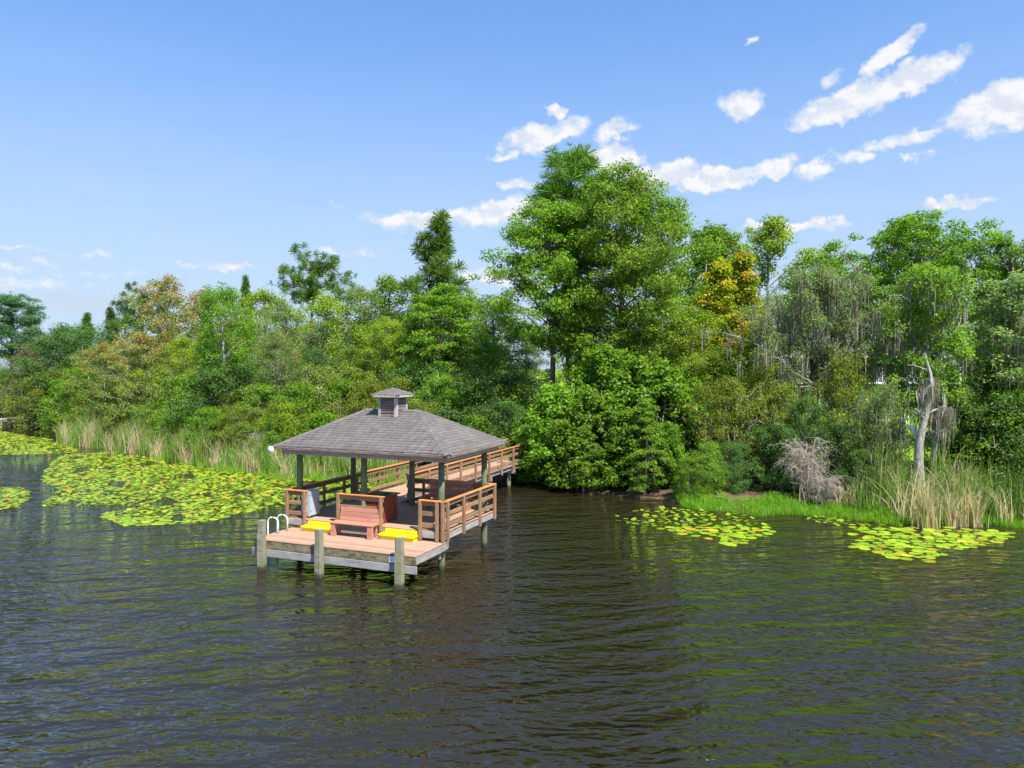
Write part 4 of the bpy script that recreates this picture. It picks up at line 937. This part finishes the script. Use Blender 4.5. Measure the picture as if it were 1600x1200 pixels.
# --- the tall group on the point
plant('cypress_b', 862, 46.5, 306, 'tall cypress with a straight bare trunk at the boardwalk end', rz=.4, wide=1.0)
plant('pine_tall', 886, 50, 230, 'tallest pine with dark needle tufts above the big cypress', wide=1.15)
plant('cypress_a', 975, 45.5, 262, 'big broad yellow-green cypress on the point, widest tree of the shore', wide=.93)
plant('column_b', 1040, 53, 306, 'tall broadleaf tree behind the big broad cypress')
plant('column', 1098, 56, 345, 'upright green tree with twin tips behind the golden tree', wide=1.05, leafmat='leaf_bright')
plant('column', 1136, 57, 350, 'second upright green tree behind the golden tree', wide=.9)
plant('column_b', 1202, 57, 336, 'upright bright yellow-green tree next to the mossy oak', leafmat='leaf_yellowgreen')
plant('spire', 1124, 48, 404, 'narrow golden orange tree rising before the upright green trees', wide=1.05)
plant('spire', 1158, 49, 390, 'narrow yellow-green tree with golden tip beside the orange one', wide=1.1)
plant('spire', 1150, 44, 486, 'low golden tree below the narrow orange tree', wide=1.3)
plant('round_b', 1085, 45, 478, 'yellow-green tree between the big cypress and the golden tree', leafmat='leaf_yellowgreen')
plant('moss_oak', 1305, 39.5, 412, 'grey-green oak hung with curtains of moss before the house', rz=.2, wide=.86)
plant('big_oak', 1405, 53, 334, 'large open-crowned oak with gaps of sky behind the pale trunk', rz=1.0)
plant('round_b', 1292, 86, 392, 'green tree behind the moss-hung oak', leafmat='leaf_bright')
plant('lichen_tree', 1462, 36, 412, 'lichen-grey tree with moss behind the broken pale trunk', rz=.7, wide=.85, leafmat='leaf_green')
plant('big_oak', 1590, 47, 358, 'spreading mossy oak at the end of the cattail bed', wide=.8, rz=2.2)
plant('lichen_tree', 1568, 37, 430, 'grey mossy tree before the spreading oak', rz=2.9, wide=1.2)
plant('snag', 1440, 31.9, 556, 'broken pale grey trunk leaning out of the tan reeds', 'dead_tree', 'dead tree')
plant('snag', 1456, 32.6, 610, 'shorter pale trunk standing behind the broken pale trunk', 'dead_tree', 'dead tree', rz=2.0)
plant('snag', 1584, 35.5, 478, 'slender whitish dead trunk before the spreading mossy oak', 'dead_tree', 'dead tree', wide=.45)
# --- bushes on the point, leaning over the water
for key, px, d, top, wd, lb in (
        ('big_leaf_bush', 866, 40.3, 600, .9, 'bright big-leaved bush against the boardwalk railing'), ('big_leaf_bush_b', 842, 42.5, 640, .9, 'low bright bush at the shore end of the boardwalk'),
        ('big_leaf_bush', 925, 38.6, 610, .95, 'big-leaved bush over the water with a young cypress spray growing through it'), ('big_leaf_bush_b', 985, 37.4, 640, 1.0, 'big-leaved bush over the water beside the young drooping cypress'), ('big_leaf_bush', 1000, 39.5, 560, .95, 'tall big-leaved bush under the broad cypress'),
        ('big_leaf_bush_b', 950, 41.5, 545, .85, 'big-leaved bush climbing below the bare cypress trunk'), ('big_leaf_bush_b', 1046, 37.2, 660, .85, 'big-leaved bush beside the marsh grass bank'),
        ('big_leaf_bush', 1060, 40.5, 590, .85, 'big-leaved bush behind the marsh grass bank'), ('big_leaf_bush_b', 890, 44.0, 615, .9, 'bright bush at the foot of the bare cypress trunk')):
    plant(key, px, d, top, lb, 'bush', 'bush', 'overhanging bushes', wide=wd)
plant('cypress_young', 1008, 36.2, 618, 'young drooping cypress with pale hanging tips at the water edge', wide=1.0)
plant('cypress_young', 912, 37.2, 660, 'young cypress spray growing through the overhanging bushes', wide=1.0)
plant('shrub_a', 1082, 34.6, 712, 'small fresh green bush on the marsh grass bank', 'bush', 'bush', leafmat='leaf_bright', wide=.9)
# --- thicket on the right bank
for key, px, d, top, wd, lb, lm in (
        ('shrub_b', 1112, 38, 600, 0.75, 'olive shrub behind the small fresh green bush', None), ('shrub_c', 1150, 35.6, 690, .9, 'dark low shrub above the marsh grass', None),
        ('thin_shrub', 1150, 37.5, 590, 0.75, 'thin twiggy shrub with grey stems beside the lawn gap', None), ('shrub_a', 1105, 35.2, 690, .9, 'leafy green shrub at the marsh grass', None),
        ('shrub_b', 1195, 39, 570, 0.75, 'olive shrub at the foot of the golden trees', None), ('shrub_c', 1215, 36, 660, 1.0, 'dark shrub beside the dead brush', None),
        ('thin_shrub', 1215, 37.5, 600, 0.7, 'twiggy half-bare shrub left of the moss-hung oak trunk'.replace(' left of', ' by'), None), ('shrub_b', 1330, 36.5, 556, 0.62, 'tall olive shrub before the house', None),
        ('shrub_c', 1305, 34.8, 660, 0.8, 'dark shrub between the dead brush and the olive shrub', None), ('shrub_b', 1370, 34.2, 640, 0.65, 'olive shrub beside the lawn opening', None),
        ('shrub_c', 1345, 33.2, 700, .9, 'low dark shrub over the upright bank reeds', None), ('thin_shrub', 1375, 33.6, 600, 0.55, 'moss-draped thin shrub next to the lawn opening', 'leaf_grey'),
        ('shrub_a', 1585, 34, 610, 1.1, 'bright green bush behind the cattails', 'leaf_bright'), ('shrub_a', 1535, 35, 655, 1.0, 'green bush behind the dry reed clumps', 'leaf_bright'),
        ('shrub_c', 1500, 36.5, 600, .9, 'dark bush behind the pale trunks', None), ('shrub_c', 1560, 36, 560, 0.8, 'tall dark bush below the spreading mossy oak', None), ('shrub_c', 1620, 33, 620, 1.1, 'dark bush past the cattail bed', None),
        ('shrub_c', 1255, 35.5, 620, 0.6, 'dark shrub right behind the dead brush'.replace('right ', ''), None), ('round_b', 1190, 42.5, 500, .9, 'yellowish green young tree beside the moss-hung oak', 'leaf_green'), ('round_b', 1120, 43, 540, .9, 'green young tree below the golden trees', 'leaf_green')):
    plant(key, px, d, top, lb, 'shrub', 'shrub', wide=wd, leafmat=lm)
plant('dead_brush', 1262, 33.6, 640, 'bleached dead brush tangle hanging to the bank', 'dead_brush', 'dead brush', wide=.9)
plant('dead_brush', 1288, 32.7, 710, 'low bleached dead brush at the marsh grass', 'dead_brush', 'dead brush', wide=1.2)
plant('dead_brush', 398, 46.5, 648, 'pale dead brush behind the reeds near the pavilion roof', 'dead_brush', 'dead brush', wide=.7)
# --- understory behind the reeds, along the whole wooded shore
kinds = [('shrub_a', None, 'green leafy shrub'), ('shrub_b', None, 'olive shrub'), ('shrub_c', None, 'dark green shrub'), ('shrub_a', 'leaf_yellowgreen', 'yellow-green shrub'), ('thin_shrub', 'leaf_maple', 'thin rusty shrub'), ('shrub_b', 'leaf_maple', 'pale rusty shrub'), ('shrub_a', 'leaf_bright', 'fresh green shrub')]
rs = random.Random(7)
SKY = [(-80, 610), (0, 600), (60, 545), (100, 530), (150, 540), (200, 520), (250, 480), (300, 480), (345, 470), (400, 480), (440, 490), (500, 470), (560, 470), (620, 460), (690, 460), (740, 480), (780, 500), (830, 530)]
def skyl(px): return float(np.interp(px, [p[0] for p in SKY], [p[1] for p in SKY]))
def shore_d(px):
    d = 45.0
    for _ in range(12): d = .5 * d + .5 * float(shore_y(x_at(px, d)))
    return d
px = -60; i = 0
rs = random.Random(7)
while px < 795:
    sd = shore_d(px); zone = 'behind the reeds of the lily field' if px < 400 else 'behind the pavilion'
    kk = kinds[(i * 3 + rs.randrange(3)) % len(kinds)] if px < 560 else kinds[(1, 2, 0, 2)[i % 4]]
    plant(kk[0], px + rs.uniform(-8, 8), sd + rs.uniform(2.6, 4.5) + (8 if px < 75 else 0), rs.uniform(622, 660), f'low {kk[2]} in the front row {zone}', 'shrub', 'shrub', f'{kk[2]}s front row {zone}', wide=rs.uniform(1.0, 1.35), leafmat=kk[1])
    px += 30 * 50 / sd; i += 1
px = -50
while px < 800:
    sd = shore_d(px); zone = 'behind the reeds of the lily field' if px < 400 else 'behind the pavilion'
    kk = kinds[(i * 5 + rs.randrange(4)) % len(kinds)] if px < 560 else kinds[(1, 2, 0, 2, 1)[i % 5]]
    plant(kk[0], px + rs.uniform(-8, 8), sd + rs.uniform(5.5, 8), rs.uniform(565, 612), f'taller {kk[2]} in the second row {zone}', 'shrub', 'shrub', f'{kk[2]}s second row {zone}', wide=rs.uniform(.9, 1.2), leafmat=kk[1])
    px += 34 * 50 / sd; i += 1
px = -60; TK = [('round_a', None, 'green'), ('round_b', 'leaf_yellowgreen', 'yellow-green'), ('maple', None, 'rust-flushed'), ('round_b', None, 'leafy green'), ('round_a', 'leaf_grey', 'grey-green'), ('round_c', None, 'dark green')]
while px < 800:
    sd = shore_d(px); kk = TK[(i * 5 + rs.randrange(3)) % len(TK)] if px < 600 else TK[(0, 5, 3, 5)[i % 4]]
    plant(kk[0], px + rs.uniform(-8, 8), sd + rs.uniform(10, 13), skyl(px) + rs.uniform(25, 75), f'{kk[2]} tree in the closed wood above the shore shrubs', 'tree', 'tree', f'{kk[2]} trees of the closed wood', wide=rs.uniform(.8, 1.05), leafmat=kk[1])
    px += 46 * 50 / sd; i += 1
# --- trees far behind that close the gaps
px = -150
while px < 1800:
    gap = 800 < px < 880 or 1440 < px < 1530
    top = skyl(px) + rs.uniform(20, 45) if px < 800 else (575 if gap else rs.uniform(470, 520))
    kk = TK[(0, 5, 3, 5)[i % 4]]; d = rs.uniform(92, 120)
    plant(kk[0], px, d, top, f'distant {kk[2]} tree closing the wood behind', 'tree', 'tree', f'distant {kk[2]} trees', wide=rs.uniform(1.0, 1.3), leafmat=kk[1])
    px += 42; i += 1

# ------------------------------------------------------------------ house, fence, garden chair, distant jetty
HD = 72; hx = x_at(1345, HD); hz = gz(hx, HD)
t = thing('house', 'pale grey two-storey house with porch glimpsed behind the moss-hung oak', 'house', (hx, HD, hz))
hw, hd2, eave = 8.5, 5.0, 7.55 - hz
b = MB(); b.box((-hw, 0, 0), (hw, 2 * hd2, eave)); b.build('wall', 'house_wall', t)
b = MB(); o_ = .6; zt = eave + 2.6
b.add([(-hw - o_, -2.6, eave + .02), (hw + o_, -2.6, eave + .02), (hw + o_, 2 * hd2 + o_, eave + .02), (-hw - o_, 2 * hd2 + o_, eave + .02), (-hw + 4, hd2 - 1, zt), (hw - 4, hd2 - 1, zt)],
      [(0, 1, 5, 4), (1, 2, 5), (2, 3, 4, 5), (3, 0, 4), (3, 2, 1, 0)]); rf = b.build('roof', 'house_roof', t)
b = MB(); b.box((-hw - o_, -2.65, eave - .2), (hw + o_, -2.605, eave + .06)); b.build('fascia', 'house_trim', rf)
b = MB(); b.box((-hw, -2.4, 2.85), (hw, -.003, 3.0)); pr = b.build('porch', 'house_trim', t)
for i in range(6):
    b = MB(); x = -hw + .1 + i * (2 * hw - .2) / 5; b.box((x - .09, -2.4, 0), (x + .09, -2.22, 2.849)); b.build('column', 'house_trim', pr)
    b = MB(); b.box((x - .08, -2.39, 3.001), (x + .08, -2.23, eave - .21)); b.build('column', 'house_trim', pr)
b = MB(); b.box((-hw, -2.36, 3.95), (hw, -2.27, 4.02)); b.build('handrail', 'house_trim', pr)
bal = None
for i in range(96):
    x = -hw + .1 + i * (2 * hw - .2) / 95
    if bal is None: b = MB(); b.box((-.02, -2.33, 3.001), (.02, -2.29, 3.949)); bal = b.mesh('baluster'); bal.materials.append(MATS['house_trim'])
    obj('baluster', bal, None, pr, (x, 0, 0))
for zz in (.9, 3.9):
    for x in (-6.6, -3.8, -1.0, 1.8, 4.6):
        b = MB(); b.box((x, -.03, zz), (x + 1.3, -.004, zz + 1.6)); wn = b.build('window', 'house_trim', t)
        for q in (0, 1):
            for r_ in (0, 1):
                b = MB(); b.box((x + .08 + q * .59, -.045, zz + .08 + r_ * .74), (x + .63 + q * .59, -.031, zz + .78 + r_ * .74)); b.build('pane', 'house_glass', wn)
b = MB(); b.box((6.9, -.03, .02), (7.9, -.004, 2.1)); dr = b.build('door', 'house_trim', t)
b = MB(); b.box((7.0, -.045, 1.0), (7.8, -.031, 1.95)); b.build('pane', 'house_glass', dr)
# picket fence by the lawn
fx, fd = x_at(1394, 60), 60; fz = gz(fx, fd)
t = thing('picket_fence', 'pale picket fence on the lawn before the house', 'fence', (fx - 2, fd, fz))
pk_m = None
for i in range(22):
    if pk_m is None: b = MB(); b.add([(-.04, 0, 0), (.04, 0, 0), (.04, .02, 0), (-.04, .02, 0), (-.04, 0, 1.0), (.04, 0, 1.0), (.04, .02, 1.0), (-.04, .02, 1.0), (0, 0, 1.1), (0, .02, 1.1)], [(0, 1, 5, 8, 4), (3, 7, 9, 6, 2), (0, 4, 7, 3), (1, 2, 6, 5), (4, 8, 9, 7), (8, 5, 6, 9)]); pk_m = b.mesh('picket'); pk_m.materials.append(MATS['house_trim'])
    obj('picket', pk_m, None, t, (i * .16, 0, 0))
for z in (.25, .8): b = MB(); b.box((-.05, .022, z), (3.4, .06, z + .08)); b.build('rail', 'house_trim', t)
# garden chair
cx, cd = x_at(1443, 52), 52
t = thing('garden_lounger', 'white garden lounge chair on the lawn behind the pale trunks', 'chair', (cx, cd, gz(cx, cd) + .0), .5)
b = MB(); b.box((-.35, -.9, .34), (.35, .4, .44)); b.build('seat', 'white_cushion', t)
b = MB(); b.add([(-.35, .38, .36), (.35, .38, .36), (.35, .48, .34), (-.35, .48, .34), (-.35, .85, 1.1), (.35, .85, 1.1), (.35, .93, 1.06), (-.35, .93, 1.06)], [(0, 3, 2, 1), (4, 5, 6, 7), (0, 1, 5, 4), (1, 2, 6, 5), (2, 3, 7, 6), (3, 0, 4, 7)]); b.build('backrest', 'white_cushion', t)
for x in (-.32, .26):
    for y in (-.85, .3): b = MB(); b.box((x, y, 0), (x + .06, y + .06, .339)); b.build('leg', 'house_trim', t)
# low board fence on the shore behind the boardwalk
fx, fd = x_at(772, 52), 52
t = thing('board_fence', 'low tan board fence on the bank behind the boardwalk end', 'fence', (fx, fd, gz(fx, fd)), .06)
for i in range(4): board('fence_post', t, (i * 1.6, 0, -.2), (i * 1.6, 0, 2.0), .1, .1, 'fence_wood', (0, 1, 0))
for z in (1.9, 1.4, .9): board('fence_rail', t, (-.1, -.075, z), (5.0, -.075, z), .15, .04, 'fence_wood', (0, -1, 0))
# distant jetty
j0, j1 = Vector((x_at(-80, 70), 70, 1.1)), Vector((x_at(84, 83), 83, 1.1)); dv = (j1 - j0)
t = thing('jetty', 'weathered grey jetty low over the lily field far along the shore', 'jetty', (j0.x, j0.y, 0), math.atan2(dv.y, dv.x))
L = dv.length; n = int(L / .3)
b = MB(); b.box((0, -.7, .86), (L, -.64, 1.05)); b.box((0, .64, .86), (L, .7, 1.05)); jf = b.build('jetty_frame', 'jetty_wood', t)
for i in range(n): board('plank', jf, ((i + .5) * .3, -.75, 1.07), ((i + .5) * .3, .75, 1.07), .285, .036, 'jetty_wood')
for i in range(6):
    for y in (-.6, .6): b = MB(); b.tube([(i * L / 5 + .02, y, -2), (i * L / 5 + .02, y, .859)], [.1, .09], 8); b.build('piling', 'pile_wood', t, None, True)
print('trees', count_trees, 'objects', len(bpy.data.objects), 'tris', sum(len(m.loop_triangles) if False else sum(1 for _ in ()) for m in ()) or sum(len(m.polygons) for m in bpy.data.meshes))
